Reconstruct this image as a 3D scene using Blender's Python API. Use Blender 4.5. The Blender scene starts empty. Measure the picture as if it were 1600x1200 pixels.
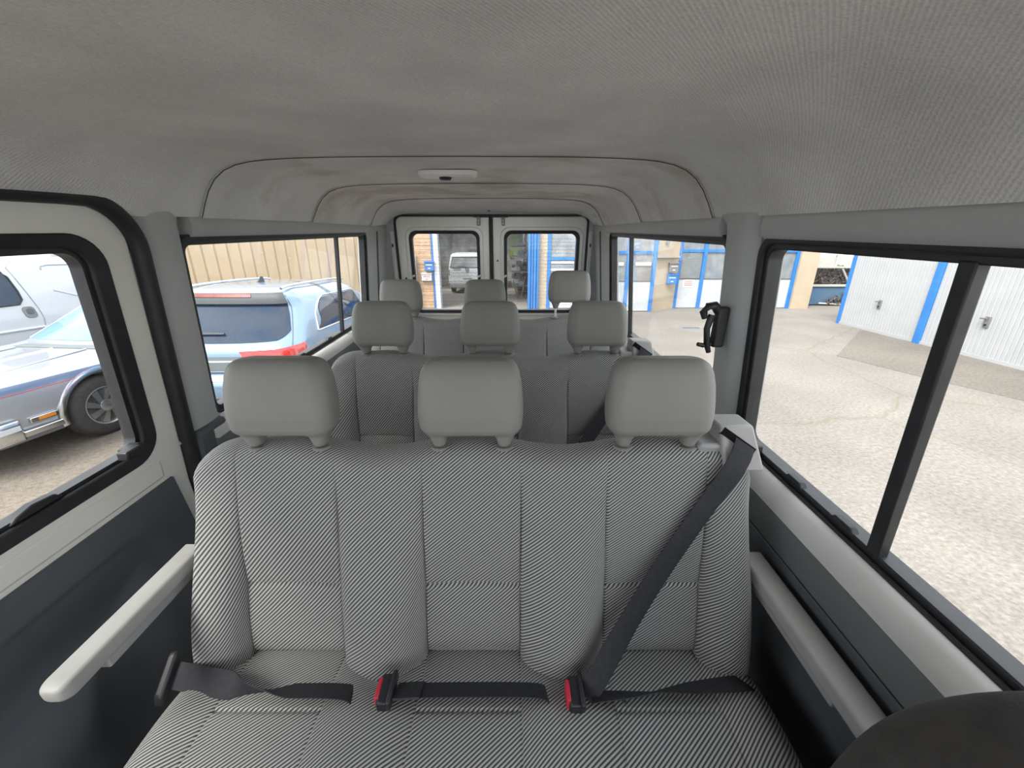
import bpy, bmesh, math, random
from mathutils import Vector, Matrix
import numpy as np
random.seed(7)
SC = bpy.context.scene
COL = SC.collection
pi = math.pi
R = math.radians

# ------------------------------------------------------------------ camera
# Van frame: x to the right across the van, y towards its rear doors, z up.
cam = bpy.data.cameras.new('camera')
cam.sensor_width = 36.0
cam.lens = 36.0 * 600 / 1600
cam.clip_start = 0.02
cam.clip_end = 300
camo = bpy.data.objects.new('camera', cam)
COL.objects.link(camo)
camo.location = (0.163, 0.0, 2.0)
camo.rotation_euler = (R(90 - 22), 0, 0)
SC.camera = camo

# the yard falls away 3 degrees behind the van
YM = Matrix.Rotation(R(-3.0), 4, 'X')
YARD = []

# ------------------------------------------------------------------ sky and light
w = bpy.data.worlds.new('sky')
SC.world = w
w.use_nodes = True
nt = w.node_tree
nt.nodes.clear()
wo = nt.nodes.new('ShaderNodeOutputWorld')
bg = nt.nodes.new('ShaderNodeBackground')
tc = nt.nodes.new('ShaderNodeTexCoord')
mp = nt.nodes.new('ShaderNodeMapping')
mp.inputs['Scale'].default_value = (1.6, 1.6, 3.2)
nz = nt.nodes.new('ShaderNodeTexNoise')
nz.inputs['Scale'].default_value = 1.7
nz.inputs['Detail'].default_value = 7
nz.inputs['Roughness'].default_value = 0.6
cr = nt.nodes.new('ShaderNodeValToRGB')
cr.color_ramp.elements[0].position = 0.38
cr.color_ramp.elements[0].color = (0.48, 0.62, 0.88, 1)
cr.color_ramp.elements[1].position = 0.52
cr.color_ramp.elements[1].color = (1.0, 0.985, 0.95, 1)
nt.links.new(tc.outputs['Generated'], mp.inputs['Vector'])
nt.links.new(mp.outputs['Vector'], nz.inputs['Vector'])
nt.links.new(nz.outputs['Fac'], cr.inputs['Fac'])
nt.links.new(cr.outputs['Color'], bg.inputs['Color'])
bg.inputs['Strength'].default_value = 0.85
nt.links.new(bg.outputs['Background'], wo.inputs['Surface'])

sun = bpy.data.lights.new('sun', 'SUN')
sun.energy = 1.6
sun.angle = R(28)
sun.color = (1.0, 0.95, 0.87)
suno = bpy.data.objects.new('sun', sun)
COL.objects.link(suno)
suno.rotation_euler = Vector((-0.36, -0.46, 0.81)).to_track_quat('Z', 'Y').to_euler()      # veiled sun, high on the left

SC.view_settings.view_transform = 'Standard'
SC.view_settings.look = 'None'
SC.view_settings.gamma = 1.0
SC.view_settings.use_curve_mapping = False
SC.view_settings.exposure = 1.95


# ------------------------------------------------------------------ materials
def mat(name, c1, c2=None, ns=8.0, rough=0.6, metal=0.0, bump=0.0, bs=60.0, coat=0.0, spec=0.5, detail=4.0, obj=True, bd=0.002):
    m = bpy.data.materials.new(name)
    m.use_nodes = True
    t = m.node_tree
    p = t.nodes['Principled BSDF']
    p.inputs['Roughness'].default_value = rough
    p.inputs['Metallic'].default_value = metal
    p.inputs['Coat Weight'].default_value = coat
    p.inputs['Coat Roughness'].default_value = 0.04
    p.inputs['Specular IOR Level'].default_value = spec
    c1 = tuple(c1) + (1,)
    c2 = tuple(c2) + (1,) if c2 else tuple(k * 0.9 for k in c1[:3]) + (1,)
    tc = t.nodes.new('ShaderNodeTexCoord')
    n = t.nodes.new('ShaderNodeTexNoise')
    n.inputs['Scale'].default_value = ns
    n.inputs['Detail'].default_value = detail
    t.links.new(tc.outputs['Object'], n.inputs['Vector'])
    r = t.nodes.new('ShaderNodeValToRGB')
    r.color_ramp.elements[0].position = 0.35
    r.color_ramp.elements[1].position = 0.65
    r.color_ramp.elements[0].color = c2
    r.color_ramp.elements[1].color = c1
    t.links.new(n.outputs['Fac'], r.inputs['Fac'])
    t.links.new(r.outputs['Color'], p.inputs['Base Color'])
    if bump:
        n2 = t.nodes.new('ShaderNodeTexNoise')
        n2.inputs['Scale'].default_value = bs
        n2.inputs['Detail'].default_value = 3
        t.links.new(tc.outputs['Object'], n2.inputs['Vector'])
        b = t.nodes.new('ShaderNodeBump')
        b.inputs['Strength'].default_value = bump
        b.inputs['Distance'].default_value = bd
        t.links.new(n2.outputs['Fac'], b.inputs['Height'])
        t.links.new(b.outputs['Normal'], p.inputs['Normal'])
    return m


def glass(name, tint=(1, 1, 1), refl=0.06, rough=0.0, dirt=0.0, dscale=300, dcol=(0.75, 0.75, 0.75)):
    m = bpy.data.materials.new(name)
    m.use_nodes = True
    t = m.node_tree
    t.nodes.clear()
    o = t.nodes.new('ShaderNodeOutputMaterial')
    tr = t.nodes.new('ShaderNodeBsdfTransparent')
    tr.inputs['Color'].default_value = tuple(tint) + (1,)
    gl = t.nodes.new('ShaderNodeBsdfGlossy')
    gl.inputs['Roughness'].default_value = rough
    mx = t.nodes.new('ShaderNodeMixShader')
    lw = t.nodes.new('ShaderNodeLayerWeight')
    lw.inputs['Blend'].default_value = 0.5
    pw = t.nodes.new('ShaderNodeMath')
    pw.operation = 'POWER'
    pw.inputs[1].default_value = 4.0
    ma = t.nodes.new('ShaderNodeMath')
    ma.operation = 'MULTIPLY_ADD'
    ma.inputs[1].default_value = 0.6
    ma.inputs[2].default_value = refl * 0.5
    t.links.new(lw.outputs['Facing'], pw.inputs[0])
    t.links.new(pw.outputs[0], ma.inputs[0])
    t.links.new(ma.outputs[0], mx.inputs['Fac'])
    t.links.new(tr.outputs[0], mx.inputs[1])
    t.links.new(gl.outputs[0], mx.inputs[2])
    out = mx
    if dirt:
        tcn = t.nodes.new('ShaderNodeTexCoord')
        n = t.nodes.new('ShaderNodeTexNoise')
        n.inputs['Scale'].default_value = dscale
        n.inputs['Detail'].default_value = 3
        t.links.new(tcn.outputs['Object'], n.inputs['Vector'])
        r = t.nodes.new('ShaderNodeValToRGB')
        r.color_ramp.elements[0].position = 0.5
        r.color_ramp.elements[0].color = (0, 0, 0, 1)
        r.color_ramp.elements[1].position = 0.7
        r.color_ramp.elements[1].color = (dirt, dirt, dirt, 1)
        t.links.new(n.outputs['Fac'], r.inputs['Fac'])
        df = t.nodes.new('ShaderNodeBsdfDiffuse')
        df.inputs['Color'].default_value = tuple(dcol) + (1,)
        m2 = t.nodes.new('ShaderNodeMixShader')
        t.links.new(r.outputs['Color'], m2.inputs['Fac'])
        t.links.new(mx.outputs[0], m2.inputs[1])
        t.links.new(df.outputs[0], m2.inputs[2])
        out = m2
    t.links.new(out.outputs[0], o.inputs['Surface'])
    return m


def stripe_fabric(name, light, dark, period):
    """ribbed cloth with diagonal stripes, laid out in UV metres over the cover"""
    m = bpy.data.materials.new(name)
    m.use_nodes = True
    t = m.node_tree
    p = t.nodes['Principled BSDF']
    p.inputs['Roughness'].default_value = 0.9
    p.inputs['Specular IOR Level'].default_value = 0.15
    p.inputs['Sheen Weight'].default_value = 0.15
    uv = t.nodes.new('ShaderNodeUVMap')
    uv.uv_map = 'UVMap'
    sx = t.nodes.new('ShaderNodeSeparateXYZ')
    t.links.new(uv.outputs['UV'], sx.inputs[0])

    def math_(op, a, b=None, c=None):
        n = t.nodes.new('ShaderNodeMath')
        n.operation = op
        for i, k in enumerate((a, b, c)):
            if k is None:
                continue
            if isinstance(k, (int, float)):
                n.inputs[i].default_value = k
            else:
                t.links.new(k, n.inputs[i])
        return n.outputs[0]
    nn = t.nodes.new('ShaderNodeTexNoise')
    nn.inputs['Scale'].default_value = 900
    nn.inputs['Detail'].default_value = 1
    t.links.new(uv.outputs['UV'], nn.inputs['Vector'])
    ph = math_('MULTIPLY', sx.outputs['X'], 2 * pi / period)
    s = math_('SINE', ph)
    s = math_('ADD', math_('MULTIPLY', s, 0.5), 0.5)
    r = t.nodes.new('ShaderNodeValToRGB')
    e = r.color_ramp.elements
    e[0].position = 0.12
    e[0].color = tuple(dark) + (1,)
    e[1].position = 0.80
    e[1].color = tuple(light) + (1,)
    s2 = math_('ADD', s, math_('MULTIPLY', math_('SUBTRACT', nn.outputs['Fac'], 0.5), 0.5))
    t.links.new(s2, r.inputs['Fac'])
    t.links.new(r.outputs['Color'], p.inputs['Base Color'])
    b = t.nodes.new('ShaderNodeBump')
    b.inputs['Strength'].default_value = 0.5
    b.inputs['Distance'].default_value = 0.0015
    t.links.new(s2, b.inputs['Height'])
    t.links.new(b.outputs['Normal'], p.inputs['Normal'])
    return m


def headliner_mat(name, c, stain=(0.30, 0.22, 0.15), stained=False):
    """woven felt with a fine diagonal weave and water stains"""
    m = mat(name, c, tuple(k * 0.86 for k in c), ns=5.0, rough=0.95, spec=0.1, detail=8)
    t = m.node_tree
    p = t.nodes['Principled BSDF']
    tc = t.nodes.new('ShaderNodeTexCoord')
    mpn = t.nodes.new('ShaderNodeMapping')
    mpn.inputs['Rotation'].default_value = (0, 0, R(38))
    wv = t.nodes.new('ShaderNodeTexWave')
    wv.inputs['Scale'].default_value = 62
    wv.inputs['Distortion'].default_value = 1.2
    wv.inputs['Detail'].default_value = 2
    wv.inputs['Detail Scale'].default_value = 3
    ns = t.nodes.new('ShaderNodeTexNoise')
    ns.inputs['Scale'].default_value = 260
    ns.inputs['Detail'].default_value = 2
    ad = t.nodes.new('ShaderNodeMath')
    ad.operation = 'MULTIPLY_ADD'
    ad.inputs[1].default_value = 0.35
    t.links.new(tc.outputs['Object'], mpn.inputs['Vector'])
    t.links.new(mpn.outputs['Vector'], wv.inputs['Vector'])
    t.links.new(tc.outputs['Object'], ns.inputs['Vector'])
    t.links.new(wv.outputs['Fac'], ad.inputs[0])
    t.links.new(ns.outputs['Fac'], ad.inputs[2])
    b = t.nodes.new('ShaderNodeBump')
    b.inputs['Strength'].default_value = 0.55
    b.inputs['Distance'].default_value = 0.0022
    t.links.new(ad.outputs[0], b.inputs['Height'])
    t.links.new(b.outputs['Normal'], p.inputs['Normal'])
    # thread tone
    old = p.inputs['Base Color'].links[0].from_socket
    mxs = t.nodes.new('ShaderNodeMix')
    mxs.data_type = 'RGBA'
    mxs.blend_type = 'MULTIPLY'
    mxs.inputs[0].default_value = 1.0
    rr = t.nodes.new('ShaderNodeValToRGB')
    rr.color_ramp.elements[0].position = 0.45
    rr.color_ramp.elements[0].color = (0.84, 0.84, 0.84, 1)
    rr.color_ramp.elements[1].position = 0.85
    rr.color_ramp.elements[1].color = (1, 1, 1, 1)
    t.links.new(ad.outputs[0], rr.inputs['Fac'])
    t.links.new(old, mxs.inputs[6])
    t.links.new(rr.outputs['Color'], mxs.inputs[7])
    out = mxs.outputs[2]
    if stained:
        n = t.nodes.new('ShaderNodeTexNoise')
        n.inputs['Scale'].default_value = 3.4
        n.inputs['Detail'].default_value = 5
        t.links.new(tc.outputs['Object'], n.inputs['Vector'])
        r2 = t.nodes.new('ShaderNodeValToRGB')
        r2.color_ramp.elements[0].position = 0.53
        r2.color_ramp.elements[0].color = (0, 0, 0, 1)
        r2.color_ramp.elements[1].position = 0.66
        r2.color_ramp.elements[1].color = (0.42, 0.42, 0.42, 1)
        t.links.new(n.outputs['Fac'], r2.inputs['Fac'])
        m2 = t.nodes.new('ShaderNodeMix')
        m2.data_type = 'RGBA'
        m2.inputs[7].default_value = tuple(stain) + (1,)
        t.links.new(r2.outputs['Color'], m2.inputs[0])
        t.links.new(out, m2.inputs[6])
        out = m2.outputs[2]
    t.links.new(out, p.inputs['Base Color'])
    return m


M = {}
M['headliner'] = headliner_mat('headliner_felt', (0.88, 0.87, 0.84))
M['headliner_st'] = headliner_mat('headliner_felt_stained', (0.88, 0.87, 0.84), stain=(0.42, 0.29, 0.19), stained=True)
M['trim'] = mat('grey_trim_plastic', (0.49, 0.505, 0.50), (0.455, 0.47, 0.465), 6, 0.55, bump=0.15, bs=500, bd=0.0006)
M['trim_dark'] = mat('charcoal_trim_plastic', (0.105, 0.115, 0.128), (0.09, 0.099, 0.11), 5, 0.6, bump=0.25, bs=420, bd=0.0008)
M['lining'] = mat('slate_grey_lining', (0.17, 0.18, 0.185), (0.15, 0.16, 0.165), 6, 0.6, bump=0.2, bs=450, bd=0.0006)
M['ledge'] = mat('light_grey_ledge_plastic', (0.66, 0.66, 0.64), (0.62, 0.62, 0.60), 7, 0.42, bump=0.1, bs=500, bd=0.0005)
M['headrest'] = mat('grey_headrest_vinyl', (0.235, 0.235, 0.213), (0.22, 0.22, 0.20), 9, 0.5, bump=0.12, bs=600, bd=0.0005)
M['arm'] = mat('grey_armrest_plastic', (0.36, 0.355, 0.34), (0.33, 0.325, 0.31), 12, 0.5, bump=0.1, bs=500, bd=0.0005)
M['arm_low'] = mat('grey_armrest_steel', (0.34, 0.34, 0.34), (0.30, 0.30, 0.30), 12, 0.45)
M['white'] = mat('white_painted_steel', (0.86, 0.86, 0.79), (0.83, 0.83, 0.76), 3, 0.28, coat=0.3)
M['rubber'] = mat('black_rubber', (0.022, 0.023, 0.025), (0.014, 0.015, 0.017), 20, 0.5)
M['black'] = mat('black_plastic', (0.025, 0.026, 0.030), (0.016, 0.017, 0.02), 25, 0.42)
M['belt'] = mat('charcoal_webbing', (0.024, 0.025, 0.032), (0.017, 0.018, 0.023), 90, 0.75, bump=0.3, bs=900, bd=0.0006)
M['red'] = mat('red_release_button', (0.55, 0.03, 0.05), (0.45, 0.02, 0.04), 30, 0.4)
M['fabric'] = stripe_fabric('striped_seat_cloth', (0.42, 0.42, 0.40), (0.042, 0.046, 0.052), 0.0064)
M['seatdark'] = mat('dark_seat_cloth', (0.045, 0.042, 0.038), (0.03, 0.028, 0.026), 40, 0.9, bump=0.6, bs=400, bd=0.001)
M['backshell'] = mat('grey_seat_back_vinyl', (0.12, 0.12, 0.12), None, 9, 0.7)
M['steel'] = mat('bare_steel', (0.55, 0.55, 0.53), (0.45, 0.45, 0.43), 30, 0.3, metal=1.0)
M['floor'] = mat('grey_rubber_floor', (0.16, 0.16, 0.165), (0.13, 0.13, 0.135), 30, 0.7, bump=0.3, bs=200)
M['glass'] = glass('clear_window_glass', (0.99, 0.998, 0.993), 0.035)
M['glass_dirty'] = glass('dusty_window_glass', (0.985, 0.995, 0.99), 0.035, dirt=0.45, dscale=170)
M['lens'] = mat('white_lamp_lens', (0.92, 0.91, 0.88), None, 8, 0.35)
M['greyplug'] = mat('dark_headliner_joint', (0.12, 0.115, 0.11), None, 8, 0.9)  # dark grey of the joint lines between headliner panels
M['slot'] = mat('matt_black_slot', (0.012, 0.012, 0.013), None, 8, 0.95, spec=0.05)
M['wire'] = mat('heating_wire', (0.16, 0.13, 0.11), None, 8, 0.6)


# ------------------------------------------------------------------ mesh helpers
class MB:
    def __init__(s):
        s.v = []
        s.f = []
        s.uv = None

    def add(s, vs, fs):
        b = len(s.v)
        s.v += [tuple(k) for k in vs]
        s.f += [tuple(i + b for i in f) for f in fs]
        return s

    def box(s, x0, x1, y0, y1, z0, z1):
        return s.add([(x0, y0, z0), (x1, y0, z0), (x1, y1, z0), (x0, y1, z0), (x0, y0, z1), (x1, y0, z1), (x1, y1, z1), (x0, y1, z1)],
                     [(3, 2, 1, 0), (4, 5, 6, 7), (0, 1, 5, 4), (1, 2, 6, 5), (2, 3, 7, 6), (3, 0, 4, 7)])

    def hexa(s, p):
        return s.add(p, [(3, 2, 1, 0), (4, 5, 6, 7), (0, 1, 5, 4), (1, 2, 6, 5), (2, 3, 7, 6), (3, 0, 4, 7)])

    def grid(s, fn, nu, nv, cu=False, cv=False, flip=False):
        vs = [fn(i, j) for j in range(nv) for i in range(nu)]
        fs = []
        for j in range(nv if cv else nv - 1):
            for i in range(nu if cu else nu - 1):
                a, b = j * nu + i, j * nu + (i + 1) % nu
                c, d = ((j + 1) % nv) * nu + (i + 1) % nu, ((j + 1) % nv) * nu + i
                fs.append((a, d, c, b) if flip else (a, b, c, d))
        return s.add(vs, fs)

    def loops(s, ls, closed=True, cap0=True, cap1=True):
        n = len(ls[0])
        b = len(s.v)
        for l in ls:
            s.v += [tuple(k) for k in l]
        for j in range(len(ls) - 1):
            for i in range(n if closed else n - 1):
                s.f.append((b + j * n + i, b + j * n + (i + 1) % n, b + (j + 1) * n + (i + 1) % n, b + (j + 1) * n + i))
        if cap0:
            s.f.append(tuple(b + i for i in reversed(range(n))))
        if cap1:
            s.f.append(tuple(b + (len(ls) - 1) * n + i for i in range(n)))
        return s

    def ring(s, a0, a1, b1, b0):
        """solid frame: outer loop front a0 / back a1, inner loop back b1 / front b0"""
        n = len(a0)
        b = len(s.v)
        for l in (a0, a1, b1, b0):
            s.v += [tuple(k) for k in l]
        for j in range(4):
            for i in range(n):
                s.f.append((b + j * n + i, b + j * n + (i + 1) % n, b + ((j + 1) % 4) * n + (i + 1) % n, b + ((j + 1) % 4) * n + i))
        return s

    def tube(s, pts, r, n=10, closed=False, rz=None):
        pts = [Vector(p) for p in pts]
        m = len(pts)
        ls = []
        up = Vector((0, 0, 1))
        for i in range(m):
            if closed:
                d = pts[(i + 1) % m] - pts[i - 1]
            else:
                d = pts[min(i + 1, m - 1)] - pts[max(i - 1, 0)]
            d.normalize()
            ref = up if abs(d.z) < 0.9 else Vector((0, 1, 0))
            a = d.cross(ref).normalized()
            c = a.cross(d)
            rr = r[i] if isinstance(r, (list, tuple)) else r
            ls.append([pts[i] + a * rr * math.cos(2 * pi * k / n) + c * (rz or rr) * math.sin(2 * pi * k / n) for k in range(n)])
        if closed:
            ls.append(ls[0])
            return s.loops(ls, True, False, False)
        return s.loops(ls)

    def lathe(s, prof, n=32, axis='x', org=(0, 0, 0), close=False):
        o = Vector(org)

        def f(i, j):
            r, h = prof[j]
            a = 2 * pi * i / n
            c, t = r * math.cos(a), r * math.sin(a)
            return o + {'x': Vector((h, c, t)), 'y': Vector((c, h, t)), 'z': Vector((c, t, h))}[axis]
        return s.grid(f, n, len(prof), cu=True, cv=close)

    def build(s, name, m, parent=None, smooth=30, fixn=True, bevel=0, bseg=2):
        me = bpy.data.meshes.new(name)
        me.from_pydata(s.v, [], s.f)
        if fixn:
            bm = bmesh.new()
            bm.from_mesh(me)
            bmesh.ops.recalc_face_normals(bm, faces=bm.faces)
            bm.to_mesh(me)
            bm.free()
        if s.uv:
            ul = me.uv_layers.new(name='UVMap')
            for p in me.polygons:
                for li in p.loop_indices:
                    ul.data[li].uv = s.uv[me.loops[li].vertex_index]
        if smooth is not None:
            me.polygons.foreach_set('use_smooth', [True] * len(me.polygons))
            me.set_sharp_from_angle(angle=R(smooth))
        me.materials.append(M[m] if isinstance(m, str) else m)
        o = bpy.data.objects.new(name, me)
        COL.objects.link(o)
        if parent:
            o.parent = parent
        if bevel:
            md = o.modifiers.new('bevel', 'BEVEL')
            md.width = bevel
            md.segments = bseg
            md.limit_method = 'ANGLE'
            md.angle_limit = R(35)
            md.harden_normals = False
        return o


def bakemesh(o):
    """apply the modifiers of o for good"""
    dg = bpy.context.evaluated_depsgraph_get()
    me = bpy.data.meshes.new_from_object(o.evaluated_get(dg))
    o.modifiers.clear()
    old = o.data
    o.data = me
    me.name = old.name
    bpy.data.meshes.remove(old)
    return o


def tag(o, label, cat, group=None, kind=None):
    o['label'] = label
    o['category'] = cat
    if group:
        o['group'] = group
    if kind:
        o['kind'] = kind
    return o


def struct(o, label=None):
    o['kind'] = 'structure'
    if label:
        o['label'] = label
    return o


def empty(name, loc=(0, 0, 0), rz=0.0):
    o = bpy.data.objects.new(name, None)
    COL.objects.link(o)
    o.location = loc
    o.rotation_euler = (0, 0, rz)
    o.empty_display_size = 0.1
    return o


def copy_tree(o, parent=None):
    c = o.copy()
    COL.objects.link(c)
    if parent:
        c.parent = parent
    for ch in list(o.children):
        copy_tree(ch, c)
    return c


def yard(o):
    YARD.append(o)
    return o


def rrect(a0, a1, b0, b1, r, n=7):
    """rounded rectangle, counter-clockwise list of (a,b); r one radius or four (a0b0, a1b0, a1b1, a0b1)"""
    rs = r if isinstance(r, (list, tuple)) else (r,) * 4
    out = []
    for k, (ca, cb, sa, sb) in enumerate(((a0, b0, 1, 1), (a1, b0, -1, 1), (a1, b1, -1, -1), (a0, b1, 1, -1))):
        q = max(rs[k], 1e-4)
        for i in range(n):
            t = pi + k * pi / 2 + (pi / 2) * i / (n - 1)
            out.append((ca + sa * q + q * math.cos(t), cb + sb * q + q * math.sin(t)))
    return out


def sm(a, b, x):
    t = min(1, max(0, (x - a) / (b - a)))
    return t * t * (3 - 2 * t)


def ribbon(pts, dirs, width, th, name, m, parent, sub=10):
    """flat webbing along pts with the width direction given at each point"""
    P = [Vector(p) for p in pts]
    D = [Vector(d) for d in dirs]
    n = len(P)

    def cat(L, k, t):
        a, b, c, d = L[max(k - 1, 0)], L[k], L[k + 1], L[min(k + 2, n - 1)]
        return 0.5 * ((2 * b) + (c - a) * t + (2 * a - 5 * b + 4 * c - d) * t * t + (3 * b - a - 3 * c + d) * t ** 3)
    pp, dd = [], []
    for k in range(n - 1):
        for i in range(sub):
            pp.append(cat(P, k, i / sub))
            dd.append(D[k].lerp(D[k + 1], i / sub).normalized())
    pp.append(P[-1])
    dd.append(D[-1].normalized())
    ls = []
    for i in range(len(pp)):
        t = (pp[min(i + 1, len(pp) - 1)] - pp[max(i - 1, 0)]).normalized()
        wv = dd[i]
        nn = t.cross(wv).normalized()
        h = width / 2
        ls.append([pp[i] + wv * h + nn * th / 2, pp[i] + wv * (h * 0.94) + nn * th * .75, pp[i] - wv * (h * 0.94) + nn * th * .75, pp[i] - wv * h + nn * th / 2,
                   pp[i] - wv * h - nn * th / 2, pp[i] + wv * h - nn * th / 2])
    mb = MB().loops(ls)
    return mb.build(name, m, parent, smooth=50)


# ------------------------------------------------------------------ van shell
def xw(z):
    """half width of the glass plane: the sides lean in towards the roof"""
    return 0.84 - (z - 1.44) * 0.05 / 0.52


def W(side, y, z, off=0.0):
    return (side * (xw(z) - off), y, z)


def wl(side, loop, off):
    return [W(side, a, b, off) for a, b in loop]


FLOOR = 0.58
REAR = 3.10

# floor
mb = MB()
mb.box(-0.86, 0.86, -1.3, REAR, FLOOR - 0.05, FLOOR)
struct(mb.build('floor', 'floor'), 'dark grey rubber floor of the van')

# ceiling: headliner panels with an arched section
CP = [(0.0, 2.190), (0.30, 2.189), (0.48, 2.185), (0.58, 2.179), (0.64, 2.170), (0.685, 2.152), (0.715, 2.122), (0.738, 2.078), (0.762, 2.030)]
CPF = [(0.0, 2.200), (0.20, 2.199), (0.38, 2.193), (0.48, 2.184), (0.575, 2.166), (0.645, 2.134), (0.695, 2.094), (0.732, 2.058), (0.762, 2.030)]


def cprof(P, n=41):
    xs = np.linspace(-P[-1][0], P[-1][0], n)
    # resample by arc for a good shoulder
    pts = [(-a, b) for a, b in reversed(P[1:])] + list(P)
    d = [0]
    for a, b in zip(pts[:-1], pts[1:]):
        d.append(d[-1] + math.hypot(b[0] - a[0], b[1] - a[1]))
    q = np.linspace(0, d[-1], n)
    # smooth
    X = np.interp(q, d, [p[0] for p in pts])
    Z = np.interp(q, d, [p[1] for p in pts])
    for _ in range(2):
        X[1:-1] = (X[:-2] + 2 * X[1:-1] + X[2:]) / 4
        Z[1:-1] = (Z[:-2] + 2 * Z[1:-1] + Z[2:]) / 4
    return list(zip(X, Z))


def liner(name, y0, y1, P0, P1, m, dz0=0.0, dz1=0.0, lip=0.012, sag=0.0, cut=None):
    a, b = cprof(P0), cprof(P1)
    ny = 70 if cut else 16
    mb = MB()
    n = len(a)

    def f(i, j):
        t = j / (ny - 1)
        x = a[i][0] * (1 - t) + b[i][0] * t
        z = a[i][1] * (1 - t) + b[i][1] * t + dz0 * (1 - t) + dz1 * t
        z -= sag * math.sin(pi * t) * max(0, 1 - abs(x) / 0.6)
        # the rear edge of a panel curls up a little into the joint
        e = 0.0
        if t > 0.93:
            e = (t - 0.93) / 0.07
        k = 1 + 0.006 * e
        y = y0 + (y1 - y0) * t
        if cut and x < 0 and y < cut[0]:
            zc = cut[1] - 0.034 * sm(0.87, cut[0], y)
            if z < zc:
                z = zc
                x = max(x, -0.752)
        return (x * k, y, z + 0.004 * e)
    mb.grid(f, n, ny)

    def g(i, j):
        p = f(i, j)
        return (p[0] * 1.03, p[1], p[2] + 0.03)
    mb.grid(g, n, ny)
    for j in (0, ny - 1):
        mb.grid(lambda i, k, j=j: f(i, j) if k == 0 else g(i, j), n, 2)
    return mb.build(name, m, None, smooth=60)


ceil_root = struct(empty('ceiling', (0, 0, 0)), 'grey felt headliner in panels')
c1 = liner('headliner_panel', -1.25, 1.245, CPF, CP, 'headliner', dz1=-0.001, cut=(1.01, 2.064))
c1.parent = ceil_root
c2 = liner('headliner_panel', 1.25, 1.93, CP, CP, 'headliner_st', dz0=0.0, dz1=0.0, sag=-0.004)
c2.parent = ceil_root
c3 = liner('headliner_panel', 1.935, 2.72, CP, CP, 'headliner_st', dz0=-0.003, dz1=-0.010)
c3.parent = ceil_root
CPR = [(0.0, 2.110), (0.20, 2.110), (0.40, 2.108), (0.55, 2.104), (0.66, 2.096), (0.71, 2.080), (0.735, 2.065), (0.75, 2.045), (0.762, 2.03)]
c4 = liner('headliner_panel', 2.725, REAR - 0.01, CP, CPR, 'headliner', dz0=-0.012, dz1=0.0)
c4.parent = ceil_root
for yj, PJ, dzj in ((1.2475, CP, 0.0), (1.9325, CP, -0.0015), (2.7225, CP, -0.010)):
    cp = cprof(PJ)
    MB().tube([(a * 0.999, yj, b + dzj) for a, b in cp], 0.0014, 6).build('headliner_joint', 'greyplug', ceil_root, smooth=60)
# outer roof skin keeps daylight out
mb = MB()
mb.grid(lambda i, j: ((-0.90 + 1.8 * i / 20), -1.3 + (REAR + 0.12 + 1.3) * j, 2.26 - 0.16 * abs(-1 + 2 * i / 20) ** 4), 21, 2)
mb.grid(lambda i, j: ((-0.90 + 1.8 * i / 20), -1.3 + (REAR + 0.12 + 1.3) * j, 2.28 - 0.16 * abs(-1 + 2 * i / 20) ** 4), 21, 2)
mb.build('roof_skin', 'white', ceil_root)
# tiny clip on the rear header
MB().lathe([(0.0, -0.004), (0.007, -0.003), (0.009, 0.002), (0.0, 0.002)], 12, 'z', (0.0, 2.96, 2.118)).build('clip', 'black', ceil_root)


def quadwall(mb, side, y0, y1, z0, z1, o_in, o_out):
    lo = [(y0, z0), (y1, z0), (y1, z1), (y0, z1)]
    mb.loops([wl(side, lo, o_in), wl(side, lo, o_out)])


# side walls: lower lining, window belts, pillars
def side_wall(side, name, win, label):
    root = struct(empty(name, (0, 0, 0)), label)
    return root


def lower_lining(side, root, y0, y1):
    # profile from under the window rubber down to the floor
    pr = [(0.822, 1.418), (0.812, 1.408), (0.803, 1.394), (0.797, 1.378), (0.7955, 1.365)]
    mb = MB()
    loop = [(side * a, b) for a, b in pr] + [(side * 0.90, 1.365), (side * 0.90, 1.418)]
    mb.loops([[(a, y, b) for a, b in loop] for y in (y0, y1)])
    mb.build('window_ledge', 'ledge', root, smooth=60)
    mb = MB()
    pr = [(0.7955, 1.364), (0.7955, 1.284), (0.7975, 1.281)]
    loop = [(side * a, b) for a, b in pr] + [(side * 0.90, 1.281), (side * 0.90, 1.364)]
    mb.loops([[(a, y, b) for a, b in loop] for y in (y0, y1)])
    mb.build('upper_lining', 'lining', root, smooth=40)
    mb = MB()
    pr = [(0.7975, 1.277), (0.7945, 1.274), (0.7945, 1.19), (0.812, 1.14), (0.812, FLOOR)]
    loop = [(side * a, b) for a, b in pr] + [(side * 0.90, FLOOR), (side * 0.90, 1.277)]
    mb.loops([[(a, y, b) for a, b in loop] for y in (y0, y1)])
    mb.build('lower_lining', 'trim_dark', root, smooth=40)


def win_ring(side, parent, name, m, inner, outer, ri, ro, o_in, o_out, n=9, bevel=0.0, smooth=35):
    a = rrect(*outer, ro, n)
    b = rrect(*inner, ri, n)
    mb = MB().ring(wl(side, a, o_in), wl(side, a, o_out), wl(side, b, o_out), wl(side, b, o_in))
    return mb.build(name, m, parent, smooth=smooth, bevel=bevel)


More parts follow.
